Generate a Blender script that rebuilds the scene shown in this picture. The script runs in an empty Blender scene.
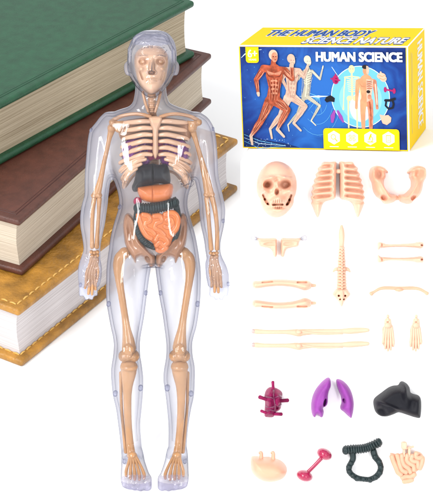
import bpy, bmesh, math, random
import numpy as np
from mathutils import Vector, Matrix
from mathutils.geometry import delaunay_2d_cdt

SC = bpy.context.scene
C = SC.collection
R = math.radians
random.seed(7)

# ---------------------------------------------------------------- camera, light, exposure
PHI, DIST = R(32), 20.0
AX = Vector((1, 0, 0))
AU = Vector((0, math.sin(PHI), math.cos(PHI)))
AF = Vector((0, math.cos(PHI), -math.sin(PHI)))
TGT = AU * 2.135
cam = bpy.data.cameras.new('camera'); camo = bpy.data.objects.new('camera', cam); C.objects.link(camo)
camo.location = TGT - AF * DIST
camo.rotation_euler = (R(90) - PHI, 0, 0)
cam.sensor_fit = 'VERTICAL'; cam.sensor_height = 24
cam.lens = 12 / (2.485 / DIST)
cam.clip_end = 400; cam.clip_start = .1
SC.camera = camo

w = bpy.data.worlds.new('World'); SC.world = w; w.use_nodes = True
bg = w.node_tree.nodes['Background']
bg.inputs[0].default_value = (.97, .98, 1, 1)
wn, wl = w.node_tree.nodes, w.node_tree.links
wt = wn.new('ShaderNodeTexCoord'); wx = wn.new('ShaderNodeSeparateXYZ'); wl.new(wt.outputs['Generated'], wx.inputs[0])
wr = wn.new('ShaderNodeMapRange'); wr.inputs['From Min'].default_value = .05; wr.inputs['From Max'].default_value = .75
wr.inputs['To Min'].default_value = .62; wr.inputs['To Max'].default_value = 1.22
wl.new(wx.outputs['Z'], wr.inputs[0]); wl.new(wr.outputs[0], bg.inputs[1])

def area(name, loc, target, size, power, col=(1, 1, 1)):
    l = bpy.data.lights.new(name, 'AREA'); l.shape = 'DISK'; l.size = size; l.energy = power; l.color = col
    o = bpy.data.objects.new(name, l); C.objects.link(o); o.location = loc
    o.rotation_euler = (Vector(target) - Vector(loc)).to_track_quat('-Z', 'Y').to_euler()
    return o
area('softbox_key', (-17, -12, 25), (0, 3, .6), 12, 7000, (1, .985, .96))
area('softbox_front', (12, -24, 15), (.6, 2, 1), 12, 1300, (.97, .985, 1))
strip = area('strip_left', (-5.5, -7.5, 4.6), (-.4, 0, 2), 1.0, 400); strip.data.shape = 'RECTANGLE'; strip.data.size = 1.1; strip.data.size_y = 4.5
strip2 = area('strip_right', (4.5, -8.5, 5.4), (-.4, 0, 2), 1.0, 240); strip2.data.shape = 'RECTANGLE'; strip2.data.size = .7; strip2.data.size_y = 4

SC.view_settings.view_transform = 'Standard'; SC.view_settings.look = 'None'
SC.view_settings.exposure = 0; SC.view_settings.gamma = 1
SC.cycles.transparent_max_bounces = 32
SC.cycles.max_bounces = 10
SC.cycles.use_denoising = True

# ---------------------------------------------------------------- materials
MATS = {}
def newmat(name):
    m = bpy.data.materials.new(name); m.use_nodes = True
    return m, m.node_tree.nodes, m.node_tree.links

def pbr(name, col, rough=.4, spec=.5, noise=0, nscale=20, bump=0, bscale=60, sss=0, ssr=(.06, .03, .02), coat=0, metal=0, dist=.01, detail=4, vor=0, vscale=60):
    """Principled with a mottled base colour and a fine bump."""
    if name in MATS: return MATS[name]
    m, n, l = newmat(name); p = n['Principled BSDF']
    p.inputs['Base Color'].default_value = (*col, 1)
    p.inputs['Roughness'].default_value = rough
    p.inputs['Specular IOR Level'].default_value = spec
    p.inputs['Metallic'].default_value = metal
    if coat: p.inputs['Coat Weight'].default_value = coat; p.inputs['Coat Roughness'].default_value = .12
    if sss:
        p.inputs['Subsurface Weight'].default_value = sss
        p.inputs['Subsurface Radius'].default_value = ssr
        p.inputs['Subsurface Scale'].default_value = 1
    tc = n.new('ShaderNodeTexCoord')
    if noise:
        t = n.new('ShaderNodeTexNoise'); t.inputs['Scale'].default_value = nscale; t.inputs['Detail'].default_value = detail
        l.new(tc.outputs['Object'], t.inputs['Vector'])
        r = n.new('ShaderNodeValToRGB')
        r.color_ramp.elements[0].position = .3; r.color_ramp.elements[1].position = .7
        r.color_ramp.elements[0].color = (*[c * (1 - noise) for c in col], 1)
        r.color_ramp.elements[1].color = (*[min(1, c * (1 + noise)) for c in col], 1)
        l.new(t.outputs['Fac'], r.inputs[0]); l.new(r.outputs[0], p.inputs['Base Color'])
    if bump or vor:
        b = n.new('ShaderNodeBump'); b.inputs['Strength'].default_value = max(bump, vor); b.inputs['Distance'].default_value = dist
        if vor:
            t2 = n.new('ShaderNodeTexVoronoi'); t2.inputs['Scale'].default_value = vscale
            l.new(tc.outputs['Object'], t2.inputs['Vector']); l.new(t2.outputs['Distance'], b.inputs['Height'])
        else:
            t2 = n.new('ShaderNodeTexNoise'); t2.inputs['Scale'].default_value = bscale; t2.inputs['Detail'].default_value = 5
            l.new(tc.outputs['Object'], t2.inputs['Vector']); l.new(t2.outputs['Fac'], b.inputs['Height'])
        l.new(b.outputs[0], p.inputs['Normal'])
    MATS[name] = m
    return m

def page_mat(name, col, dark, freq):
    """Stacked paper: fine irregular lines between the sheets along local z."""
    m, n, l = newmat(name); p = n['Principled BSDF']; p.inputs['Roughness'].default_value = .85
    p.inputs['Specular IOR Level'].default_value = .15
    tc = n.new('ShaderNodeTexCoord'); mp = n.new('ShaderNodeMapping'); mp.inputs['Scale'].default_value = (.35, .35, freq)
    t = n.new('ShaderNodeTexNoise'); t.inputs['Scale'].default_value = 1; t.inputs['Detail'].default_value = 6; t.inputs['Roughness'].default_value = .7
    l.new(tc.outputs['Object'], mp.inputs[0]); l.new(mp.outputs[0], t.inputs['Vector'])
    r = n.new('ShaderNodeValToRGB'); r.color_ramp.elements[0].position = .34; r.color_ramp.elements[1].position = .56
    r.color_ramp.elements[0].color = (*dark, 1); r.color_ramp.elements[1].color = (*col, 1)
    l.new(t.outputs['Fac'], r.inputs[0]); l.new(r.outputs[0], p.inputs['Base Color'])
    b = n.new('ShaderNodeBump'); b.inputs['Strength'].default_value = .5; b.inputs['Distance'].default_value = .012
    l.new(t.outputs['Fac'], b.inputs['Height']); l.new(b.outputs[0], p.inputs['Normal'])
    return m

def clear_plastic(name, body, veil, edge, veilcol, rough=.06, bump=.25, bscale=9, spec=1.0, dots=0, streak=None):
    """Thin clear plastic wall: see-through face on, tinted where one looks along the wall, glossy, a little milky."""
    m, n, l = newmat(name); n.remove(n['Principled BSDF']); out = n['Material Output']
    tc = n.new('ShaderNodeTexCoord')
    nz = n.new('ShaderNodeTexNoise'); nz.inputs['Scale'].default_value = bscale; nz.inputs['Detail'].default_value = 2
    if streak:
        sm = n.new('ShaderNodeMapping'); sm.inputs['Scale'].default_value = streak; l.new(tc.outputs['Object'], sm.inputs[0]); l.new(sm.outputs[0], nz.inputs['Vector'])
    else: l.new(tc.outputs['Object'], nz.inputs['Vector'])
    bp = n.new('ShaderNodeBump'); bp.inputs['Strength'].default_value = bump; bp.inputs['Distance'].default_value = .03
    l.new(nz.outputs['Fac'], bp.inputs['Height'])
    lw = n.new('ShaderNodeLayerWeight'); lw.inputs['Blend'].default_value = .5
    pw = n.new('ShaderNodeMath'); pw.operation = 'POWER'; pw.inputs[1].default_value = 2.3
    l.new(lw.outputs['Facing'], pw.inputs[0])
    mx = n.new('ShaderNodeMixRGB'); mx.inputs[1].default_value = (*body, 1); mx.inputs[2].default_value = (*edge, 1)
    l.new(pw.outputs[0], mx.inputs[0])
    tr = n.new('ShaderNodeBsdfTransparent'); l.new(mx.outputs[0], tr.inputs[0])
    df = n.new('ShaderNodeBsdfDiffuse'); df.inputs[0].default_value = (*veilcol, 1)
    tl = n.new('ShaderNodeBsdfTranslucent'); tl.inputs[0].default_value = (*veilcol, 1)
    md = n.new('ShaderNodeMixShader'); md.inputs[0].default_value = .35; l.new(df.outputs[0], md.inputs[1]); l.new(tl.outputs[0], md.inputs[2])
    mv = n.new('ShaderNodeMixShader'); mv.inputs[0].default_value = veil
    if dots:
        vo = n.new('ShaderNodeTexVoronoi'); vo.inputs['Scale'].default_value = dots; l.new(tc.outputs['Object'], vo.inputs['Vector'])
        rp = n.new('ShaderNodeValToRGB'); rp.color_ramp.elements[0].color = (*[c * .55 for c in veilcol], 1); rp.color_ramp.elements[1].color = (*veilcol, 1)
        rp.color_ramp.elements[0].position = .25; rp.color_ramp.elements[1].position = .6
        l.new(vo.outputs['Distance'], rp.inputs[0]); l.new(rp.outputs[0], df.inputs[0]); l.new(rp.outputs[0], tl.inputs[0])
        l.new(vo.outputs['Distance'], bp.inputs['Height'])
    l.new(tr.outputs[0], mv.inputs[1]); l.new(md.outputs[0], mv.inputs[2])
    gl = n.new('ShaderNodeBsdfGlossy'); gl.inputs['Roughness'].default_value = rough; l.new(bp.outputs[0], gl.inputs['Normal'])
    lf = n.new('ShaderNodeLayerWeight'); lf.inputs['Blend'].default_value = .5; l.new(bp.outputs[0], lf.inputs['Normal'])
    f5 = n.new('ShaderNodeMath'); f5.operation = 'POWER'; f5.inputs[1].default_value = 5; l.new(lf.outputs['Facing'], f5.inputs[0])
    fr = n.new('ShaderNodeMath'); fr.operation = 'MULTIPLY_ADD'; fr.inputs[1].default_value = .25; fr.inputs[2].default_value = .03; l.new(f5.outputs[0], fr.inputs[0])
    fm = n.new('ShaderNodeMath'); fm.operation = 'MULTIPLY'; fm.inputs[1].default_value = spec; l.new(fr.outputs[0], fm.inputs[0])
    mg = n.new('ShaderNodeMixShader'); l.new(fm.outputs[0], mg.inputs[0]); l.new(mv.outputs[0], mg.inputs[1]); l.new(gl.outputs[0], mg.inputs[2])
    l.new(mg.outputs[0], out.inputs['Surface'])
    return m

M = {}
M['white'] = pbr('white_paper', (.96, .96, .96), .9, .05)
M['peach'] = pbr('peach_plastic', (.72, .425, .30), .38, .4, noise=.05, nscale=6, bump=.08, bscale=40, sss=.12, ssr=(.06, .025, .015))
M['peachd'] = pbr('apricot_plastic', (.69, .355, .235), .35, .4, noise=.05, nscale=6, bump=.08, bscale=40, sss=.2, ssr=(.1, .04, .025))
M['bone'] = pbr('tan_plastic', (.42, .215, .09), .26, .5, noise=.10, nscale=7, bump=.08, bscale=30, sss=.1, coat=.3)
M['bonelight'] = pbr('pale_tan_plastic', (.47, .255, .135), .25, .5, noise=.08, nscale=7, bump=.08, bscale=30, sss=.1, coat=.3)
M['rib'] = pbr('rib_plastic', (.58, .35, .22), .25, .5, noise=.08, nscale=7, coat=.3)
M['lung'] = pbr('dark_violet_plastic', (.12, .02, .13), .3, .4, noise=.2, nscale=8)
M['umber'] = pbr('umber_plastic', (.20, .085, .035), .35, .4, noise=.15, nscale=8)
M['brown'] = pbr('brown_plastic', (.30, .135, .062), .24, .5, noise=.12, nscale=7, coat=.3)
M['orange'] = pbr('orange_plastic', (.62, .17, .04), .22, .5, noise=.08, nscale=8, coat=.4, sss=.1)
M['black'] = pbr('black_plastic', (.006, .006, .009), .42, .25)
M['charcoal'] = pbr('charcoal_rubber', (.011, .011, .015), .5, .12, bump=.25, bscale=35, noise=.2, nscale=6)
M['slate'] = pbr('dark_green_grey_rubber', (.014, .026, .028), .42, .3, bump=.2, bscale=50, noise=.2)
M['purple'] = pbr('violet_plastic', (.25, .05, .29), .42, .15, noise=.12, nscale=9, bump=.35, bscale=40)
M['plum'] = pbr('plum_plastic', (.20, .010, .062), .38, .08, noise=.4, nscale=14, bump=.25, bscale=30)
M['crimson'] = pbr('crimson_plastic', (.33, .008, .058), .22, .5, noise=.1, nscale=10, coat=.4)
M['front_clear'] = clear_plastic('clear_front_plastic', (.98, .982, .988), .012, (.22, .24, .34), (.86, .87, .92), .035, .17, 1, 1.0, streak=(11, 2.2, 11))
M['back_milky'] = clear_plastic('milky_back_plastic', (.96, .962, .98), .72, (.38, .40, .50), (.76, .775, .85), .07, .3, 6, .9)
M['foot_clear'] = clear_plastic('beaded_foot_plastic', (.97, .97, 1), .30, (.30, .30, .46), (.33, .31, .46), .06, .9, 20, 1.2, dots=22)
M['hand_clear'] = clear_plastic('rippled_hand_plastic', (.88, .89, .945), .08, (.20, .22, .34), (.70, .72, .84), .04, .9, 1, 1.2, streak=(15, 11, 15))
M['peg'] = clear_plastic('peg_plastic', (.88, .89, .95), .2, (.40, .42, .56), (.60, .62, .74), .06, .2, 20, 1.2)
M['tip'] = clear_plastic('clear_tip', (.9, .91, .93), .40, (.4, .42, .5), (.58, .59, .64), .06, .2, 20, 1.2)

# ---------------------------------------------------------------- helpers
def setp(o, label=None, cat=None, group=None, kind=None):
    if label: o['label'] = label
    if cat: o['category'] = cat
    if group: o['group'] = group
    if kind: o['kind'] = kind
    return o

def empty(name, mtx, label, cat, group=None):
    o = bpy.data.objects.new(name, None); C.objects.link(o); o.empty_display_size = .05
    o.matrix_world = mtx
    return setp(o, label, cat, group)

def mesh_obj(name, bm, mat, parent=None, smooth=True, mtx=None):
    me = bpy.data.meshes.new(name)
    bm.normal_update(); bm.to_mesh(me); bm.free()
    if smooth: me.polygons.foreach_set('use_smooth', [True] * len(me.polygons))
    for m in (mat if isinstance(mat, (list, tuple)) else [mat]): me.materials.append(m)
    o = bpy.data.objects.new(name, me); C.objects.link(o)
    if parent: o.parent = parent
    elif mtx is not None: o.matrix_world = mtx
    return o

def frame(o, x, y, z):
    m = Matrix((x, y, z)).transposed().to_4x4(); m.translation = o
    return m

def P(x, y, s=0.0):
    k = (DIST + s) / DIST
    return TGT + AX * ((x - 216.5) / 100 * k) + AU * ((248.5 - y) / 100 * k) + AF * s

def catmull(pts, n=6, closed=False):
    pts = [np.array(p, float) for p in pts]; out = []; N = len(pts)
    rng = range(N if closed else N - 1)
    for i in rng:
        if closed: p0, p1, p2, p3 = pts[i - 1], pts[i], pts[(i + 1) % N], pts[(i + 2) % N]
        else: p0, p1, p2, p3 = pts[max(i - 1, 0)], pts[i], pts[i + 1], pts[min(i + 2, N - 1)]
        for k in range(n):
            t = k / n
            out.append(.5 * (2 * p1 + (p2 - p0) * t + (2 * p0 - 5 * p1 + 4 * p2 - p3) * t * t + (3 * p1 - p0 - 3 * p2 + p3) * t ** 3))
    if not closed: out.append(pts[-1])
    return out

def tube(bm, pts, seg=10, n=5, flat=1.0, flatdir=None, closed=False):
    """pts: (x, y, z, r). A rounded tube; flat squeezes it along flatdir."""
    q = catmull(pts, n, closed) if len(pts) > 2 or closed else [np.array(pts[0], float) * (1 - t) + np.array(pts[1], float) * t for t in (0, .25, .5, .75, 1)]
    rings = []
    pos = [Vector(p[:3]) for p in q]
    tang = []
    for i in range(len(q)):
        if closed: tv = pos[(i + 1) % len(q)] - pos[i - 1]
        else: tv = pos[min(i + 1, len(q) - 1)] - pos[max(i - 1, 0)]
        if tv.length < 1e-9: tv = Vector((0, 0, 1))
        tang.append(tv.normalized())
    up = Vector(flatdir) if flatdir is not None else tang[0].orthogonal().normalized()
    def ring(c, t, r):
        nonlocal up
        u = (up - t * up.dot(t))
        if u.length < 1e-6: u = t.orthogonal()
        u.normalize(); v = t.cross(u)
        if flatdir is None: up = u
        return [bm.verts.new(c + (u * math.cos(a) * flat + v * math.sin(a)) * r) for a in [2 * math.pi * k / seg for k in range(seg)]]
    if not closed:
        r0 = q[0][3]
        for f in (.95, .7, .35): rings.append(ring(pos[0] - tang[0] * r0 * f * .8, tang[0], r0 * math.sqrt(1 - f * f)))
    for p, t, s in zip(pos, tang, q): rings.append(ring(p, t, max(s[3], 1e-4)))
    if not closed:
        r1 = q[-1][3]
        for f in (.35, .7, .95): rings.append(ring(pos[-1] + tang[-1] * r1 * f * .8, tang[-1], r1 * math.sqrt(1 - f * f)))
    nr = len(rings)
    for i in range(nr if closed else nr - 1):
        a, b = rings[i], rings[(i + 1) % nr]
        for k in range(seg): bm.faces.new((a[k], a[(k + 1) % seg], b[(k + 1) % seg], b[k]))
    if not closed:
        bm.faces.new(rings[0][::-1]); bm.faces.new(rings[-1])

def blob(bm, c, r, rot=None, sub=2):
    m = Matrix.Translation(Vector(c)) @ (rot.to_4x4() if rot else Matrix()) @ Matrix.Diagonal((*r, 1))
    bmesh.ops.create_icosphere(bm, subdivisions=sub, radius=1, matrix=m)

def rbox(bm, lo, hi, bev=0, seg=2):
    lo, hi = Vector(lo), Vector(hi)
    r = bmesh.ops.create_cube(bm, size=1, matrix=Matrix.Translation((lo + hi) / 2) @ Matrix.Diagonal((*(hi - lo), 1)))
    if bev:
        es = list({e for v in r['verts'] for e in v.link_edges})
        bmesh.ops.bevel(bm, geom=es, offset=bev, segments=seg, affect='EDGES', profile=.5)

def merged(bm, voxel, smooth=4):
    """Fuse overlapping closed shapes into one continuous skin; returns a bmesh."""
    me = bpy.data.meshes.new('tmp'); bm.to_mesh(me); bm.free()
    o = bpy.data.objects.new('tmp', me); C.objects.link(o)
    md = o.modifiers.new('r', 'REMESH'); md.mode = 'VOXEL'; md.voxel_size = voxel; md.adaptivity = 0
    if smooth:
        sm = o.modifiers.new('s', 'SMOOTH'); sm.factor = .5; sm.iterations = smooth
    dg = bpy.context.evaluated_depsgraph_get(); dg.update()
    ev = bpy.data.meshes.new_from_object(o.evaluated_get(dg))
    out = bmesh.new(); out.from_mesh(ev)
    bpy.data.objects.remove(o); bpy.data.meshes.remove(me); bpy.data.meshes.remove(ev)
    return out

def segdist(pts, poly):
    a = poly; b = np.roll(poly, -1, 0); d = np.full(len(pts), 1e9)
    for p, q in zip(a, b):
        v = q - p; L = v @ v + 1e-12
        t = np.clip(((pts - p) @ v) / L, 0, 1)
        d = np.minimum(d, np.hypot(*(pts - p - t[:, None] * v).T))
    return d

def inside(pts, poly):
    x, y = pts.T; c = np.zeros(len(pts), bool)
    for (x1, y1), (x2, y2) in zip(poly, np.roll(poly, -1, 0)):
        with np.errstate(all='ignore'):
            hit = ((y1 > y) != (y2 > y)) & (x < (x2 - x1) * (y - y1) / (y2 - y1 + 1e-15) + x1)
        c ^= hit
    return c

def pillow(bm, poly, T, r, step, func=None, edge=.02, place=None, back=0.0, smooth=4, base=0.0):
    """A solid with the given outline (px): rounded front of height T reached r px inside the rim, shaped further by func(x, y, d)
    and a back bulging by `back`. place maps (x, y, z) to local coordinates."""
    poly = np.array(catmull(poly, smooth, True)) if smooth else np.array(poly, float)
    ds = np.hypot(*(np.roll(poly, -1, 0) - poly).T); poly = poly[ds > 1e-4]
    lo, hi = poly.min(0), poly.max(0)
    g = []
    ny = int((hi[1] - lo[1]) / (step * .866)) + 1
    for j in range(ny):
        for i in range(int((hi[0] - lo[0]) / step) + 2):
            g.append((lo[0] + (i + (j % 2) * .5) * step, lo[1] + (j + .5) * step * .866))
    g = np.array(g); g = g[inside(g, poly)]
    if len(g): g = g[segdist(g, poly) > step * .45]
    n = len(poly)
    vs = [Vector(p) for p in poly] + [Vector(p) for p in g]
    ov, oe, of, *_ = delaunay_2d_cdt(vs, [(i, (i + 1) % n) for i in range(n)], [], 1, 1e-6)
    pts = np.array([tuple(v) for v in ov])
    d = segdist(pts, poly)
    e = np.clip(d / r, 0, 1); prof = np.sqrt(np.maximum(0, 1 - (1 - e) ** 2))
    z = edge + T * prof
    if func is not None: z = np.maximum(z + func(pts[:, 0], pts[:, 1], prof), edge * .5)
    zb = -back * prof
    place = place or (lambda x, y, z: (x, y, z))
    F = [bm.verts.new(place(p[0], p[1], zz + base)) for p, zz in zip(pts, z)]
    B = [bm.verts.new(place(p[0], p[1], zz + base)) for p, zz in zip(pts, zb)]
    cnt = {}
    for f in of:
        a = [pts[k] for k in f]
        area2 = (a[1][0] - a[0][0]) * (a[2][1] - a[0][1]) - (a[2][0] - a[0][0]) * (a[1][1] - a[0][1])
        f = list(f) if area2 < 0 else list(f)[::-1]      # px y runs down
        try:
            bm.faces.new([F[k] for k in f]); bm.faces.new([B[k] for k in f[::-1]])
        except ValueError: continue
        for k in range(3):
            ed = (f[k], f[(k + 1) % 3]); cnt[ed] = 1
    for (a, b) in cnt:
        if (b, a) not in cnt:
            try: bm.faces.new((F[b], F[a], B[a], B[b]))
            except ValueError: pass
    bmesh.ops.recalc_face_normals(bm, faces=bm.faces[:])
    return lambda x, y: float(z[np.argmin((pts[:, 0] - x) ** 2 + (pts[:, 1] - y) ** 2)]) + base

# ---------------------------------------------------------------- the setting: white table and white display slope
bm = bmesh.new()
bmesh.ops.create_grid(bm, x_segments=1, y_segments=1, size=70, matrix=Matrix.Translation((0, 30, 0)))
setp(mesh_obj('tabletop', bm, M['white']), kind='structure')

# box frame (fitted): origin = lower front left corner
S_BOX, S_RAMP = -0.14, -0.60
def box_rot(yaw, lean, roll):
    K = Matrix.Rotation(roll, 3, AF)
    return K @ Matrix.Rotation(lean, 3, 'X') @ Matrix.Rotation(yaw, 3, 'Z')
BR = box_rot(-.276, -.276, -.045)
kk = (DIST + S_BOX) / (DIST - .75)
BW, BH, BD = 1.621 * kk, 1.001 * kk, .952 * kk
BO = TGT + AX * (.2527 * kk) + AU * (.968 * kk) + AF * S_BOX
BN = BR @ Vector((0, 0, 1))

kr = (DIST + S_RAMP) / DIST
def on_plane(x, y_img):           # point of the slope under a picture point
    return P(x, y_img, S_RAMP)
def ramp_top(xw):                 # where the slope meets the plane the box stands on
    o = TGT + AF * S_RAMP
    # o + AX*xw + AU*u on plane (p-BO).BN = -0.003
    u = (-.003 - (o + AX * xw - BO).dot(BN)) / AU.dot(BN)
    return o + AX * xw + AU * u
def ramp_foot(xw):
    o = TGT + AF * S_RAMP
    u = (.0 - o.z) / AU.z
    return o + AX * xw + AU * u
bm = bmesh.new()
XL, XR = .235, 4.2
back = BR @ Vector((0, 1, 0)); back = Vector((0, back.y, back.z - 0)).normalized()
def topback(xw):
    p = ramp_top(xw); d = Vector((0, 1, 0)); d.z = -BN.y / BN.z
    return p + d * 1.9
vs = []
for xw in (XL, XR):
    a, b, c = ramp_foot(xw), ramp_top(xw), topback(xw)
    vs.append([bm.verts.new(a), bm.verts.new(b), bm.verts.new(c), bm.verts.new((xw, c.y + .05, 0))])
for v_ in vs[0][2:]: v_.co.x += .3
for i in range(4):
    j = (i + 1) % 4
    bm.faces.new((vs[0][i], vs[1][i], vs[1][j], vs[0][j]))
bm.faces.new(vs[0]); bm.faces.new(vs[1][::-1])
bmesh.ops.recalc_face_normals(bm, faces=bm.faces[:])
bmesh.ops.bevel(bm, geom=[e for e in bm.edges if min(v.co.z for v in e.verts) > .2], offset=.015, segments=2, affect='EDGES')
setp(mesh_obj('backdrop', bm, M['white'], smooth=False), kind='structure')

# ---------------------------------------------------------------- books
def book(name, label, near, yaw, L, W, t, z0, mats, stitch=False, border=False, tb=.075, over=.075, bev=.03, spine_r=.5):
    root = empty(name, Matrix.Translation((near[0], near[1], z0)) @ Matrix.Rotation(yaw, 4, 'Z'), label, 'book', 'stack of three hardback books')
    cov, pag, thr = mats
    def board(nm, za, zb, up):
        bm = bmesh.new(); rbox(bm, (0, 0, za), (L, W, zb), bev, 4)
        o = mesh_obj(nm, bm, cov, root)
        if stitch:
            b2 = bmesh.new(); ins = .085; zz = zb if up else zb
            def run(p, q):
                v = Vector(q) - Vector(p); n_ = int(v.length / .105)
                for i in range(n_):
                    a = Vector(p) + v * ((i + .15) / n_); b = Vector(p) + v * ((i + .8) / n_)
                    m_ = (a + b) / 2 + Vector((0, 0, .007))
                    tube(b2, [(*a, .008), (*m_, .011), (*b, .008)], 6, 2)
            run((ins, ins, zz), (L - ins, ins, zz)); run((ins, ins, zz), (ins, W - ins, zz)); run((L - ins, ins, zz), (L - ins, W - ins, zz))
            mesh_obj('stitching', b2, thr, o)
        if border:
            b2 = bmesh.new()
            for ins, rr in ((.10, .006), (.135, .004)):
                loop = [(ins, ins, zb), (L - ins, ins, zb), (L - ins, W - ins, zb), (ins, W - ins, zb)]
                for i in range(4):
                    a, b = loop[i], loop[(i + 1) % 4]
                    tube(b2, [(*a, rr), (*b, rr)], 6, 2)
            mesh_obj('border_line', b2, thr, o)
        return o
    board('back_cover', 0, tb, False); board('front_cover', t - tb, t, True)
    # page block with a slightly hollow fore-edge
    bm = bmesh.new(); ny = 10; rows = []
    for i in range(ny + 1):
        f = i / ny; z = tb + (t - 2 * tb) * f
        dip = .02 * (1 - (2 * f - 1) ** 2) if spine_r else 0
        rows.append([bm.verts.new(v) for v in ((over + .004 * math.sin(9 * f), over + dip, z), (L - over, over + dip, z), (L - over, W - .08, z), (over, W - .08, z))])
    for i in range(ny):
        for k in range(4): bm.faces.new((rows[i][k], rows[i][(k + 1) % 4], rows[i + 1][(k + 1) % 4], rows[i + 1][k]))
    bm.faces.new(rows[0][::-1]); bm.faces.new(rows[-1])
    mesh_obj('page_block', bm, pag, root, smooth=False)
    # rounded spine
    bm = bmesh.new(); prof = []
    for i in range(13):
        a = -math.pi / 2 + math.pi * i / 12
        prof.append((W - .05 + .16 * math.cos(a), t / 2 + (t / 2 - .004) * math.sin(a)))
    for i in range(12, -1, -1):
        a = -math.pi / 2 + math.pi * i / 12
        prof.append((W - .07 + .10 * math.cos(a), t / 2 + (t / 2 - .06) * math.sin(a)))
    e0 = [bm.verts.new((.004, y, z)) for y, z in prof]; e1 = [bm.verts.new((L - .004, y, z)) for y, z in prof]
    n_ = len(prof)
    for i in range(n_): bm.faces.new((e0[i], e0[(i + 1) % n_], e1[(i + 1) % n_], e1[i]))
    for k in range(12):
        for e in (e0, e1):
            q = (e[k], e[k + 1], e[n_ - 2 - k], e[n_ - 1 - k]); bm.faces.new(q)
    bmesh.ops.recalc_face_normals(bm, faces=bm.faces[:])
    mesh_obj('spine', bm, cov, root)
    return root

tan_leather = pbr('tan_leather', (.32, .15, .02), .36, .5, noise=.42, nscale=5, bump=.7, bscale=26, dist=.02)
tan_thread = pbr('golden_thread', (.60, .36, .10), .6, .3)
burg_leather = pbr('burgundy_leather', (.085, .026, .016), .42, .5, noise=.22, nscale=9, bump=.5, bscale=70, dist=.01)
burg_line = pbr('burgundy_tooling', (.055, .013, .009), .4, .5)
green_leather = pbr('green_leather', (.010, .072, .031), .40, .5, noise=.18, nscale=9, bump=.55, bscale=65, dist=.01)
green_line = pbr('green_tooling', (.012, .06, .03), .4, .5)
pg_white = page_mat('white_pages', (.62, .585, .59), (.44, .40, .40), 62)
pg_cream = page_mat('cream_pages', (.62, .545, .44), (.42, .345, .26), 70)
pg_buff = page_mat('buff_pages', (.52, .44, .32), (.28, .22, .14), 60)

book('hardback_book', 'mustard tan leather book with stitched edges at the bottom of the stack', (-2.0785, 1.619), R(57.9), 4.418, 2.9, .735, 0, (tan_leather, pg_white, tan_thread), stitch=True, tb=.085, over=.10, bev=.035)
book('hardback_book.001', 'dark burgundy brown book in the middle of the stack', (-2.09, 2.274), R(62.9), 4.467, 2.95, .70, .738, (burg_leather, pg_cream, burg_line), border=True, tb=.075, over=.085, bev=.03)
GL = 4.45; ga = R(51.5)
gr = (-.255, 6.136)
book('hardback_book.002', 'deep green leather book on top of the stack', (gr[0] - GL * math.cos(ga), gr[1] - GL * math.sin(ga)), ga, GL, 3.1, .755, 1.441, (green_leather, pg_buff, green_line), border=True, tb=.085, over=.085, bev=.04)

# ---------------------------------------------------------------- the box
BM = frame(BO, BR @ Vector((1, 0, 0)), BR @ Vector((0, 1, 0)), BR @ Vector((0, 0, 1)))
box = empty('toy_box', BM, 'yellow and blue cardboard science toy box printed with running anatomy figures', 'toy box')
yellow = pbr('yellow_card', (.84, .56, .004), .6, .08, noise=.03, nscale=3, bump=.05, bscale=40)
def flatmat(name, col, rough=.6, nz_=.02, ns=5): return pbr('print_' + name, tuple(c * .74 for c in col), rough, .08, noise=nz_, nscale=ns)
pw_ = flatmat('white', (1, 1, 1))
bm = bmesh.new(); rbox(bm, (0, 0, 0), (BW, BD, BH), .006, 2)
mesh_obj('carton', bm, yellow, box, smooth=False)

def fxy(u, v): return ((u - 241) / 167 * BW, (149.5 - v) / 99.5 * BH)
class Print:
    """Flat ink shapes on one face of the carton, each a hair above the one before."""
    def __init__(self, mp, z0=.0015, dz=.00003): self.mp, self.z, self.dz, self.bms = mp, z0, dz, {}
    def poly(self, mat, pts, key=None):
        bm = self.bms.setdefault(key, {}).setdefault(mat, bmesh.new())
        self.z += self.dz
        f = bm.faces.new([bm.verts.new(self.mp(x, y, self.z)) for x, y in pts])
    def cap(self, mat, p, r0, q, r1, key=None):
        a = math.atan2(q[1] - p[1], q[0] - p[0]); pts = []
        for i in range(9): t = a + math.pi / 2 + math.pi * i / 8; pts.append((p[0] + r0 * math.cos(t), p[1] + r0 * math.sin(t)))
        for i in range(9): t = a - math.pi / 2 + math.pi * i / 8; pts.append((q[0] + r1 * math.cos(t), q[1] + r1 * math.sin(t)))
        self.poly(mat, pts, key)
    def chain(self, mat, pts, key=None):
        for a, b in zip(pts, pts[1:]): self.cap(mat, a[:2], a[2], b[:2], b[2], key)
    def ell(self, mat, c, rx, ry, key=None, n=20, a0=0, rot=0):
        cr, sr = math.cos(rot), math.sin(rot); P_ = []
        for i in range(n):
            t = a0 + 2 * math.pi * i / n; x, y = rx * math.cos(t), ry * math.sin(t)
            P_.append((c[0] + x * cr - y * sr, c[1] + x * sr + y * cr))
        self.poly(mat, P_, key)
    def build(self, key, name, parent):
        mats = list(self.bms[key].items()); out = bmesh.new()
        me = bpy.data.meshes.new(name)
        for i, (m, b) in enumerate(mats):
            for f in b.faces: f.material_index = i
            tmp = bpy.data.meshes.new('t'); b.to_mesh(tmp); out.from_mesh(tmp); bpy.data.meshes.remove(tmp); b.free()
        bmesh.ops.recalc_face_normals(out, faces=out.faces[:])
        return mesh_obj(name, out, [m for m, _ in mats], parent, smooth=False)

front = Print(lambda u, v, z: (fxy(u, v)[0], -z, fxy(u, v)[1]))
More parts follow.
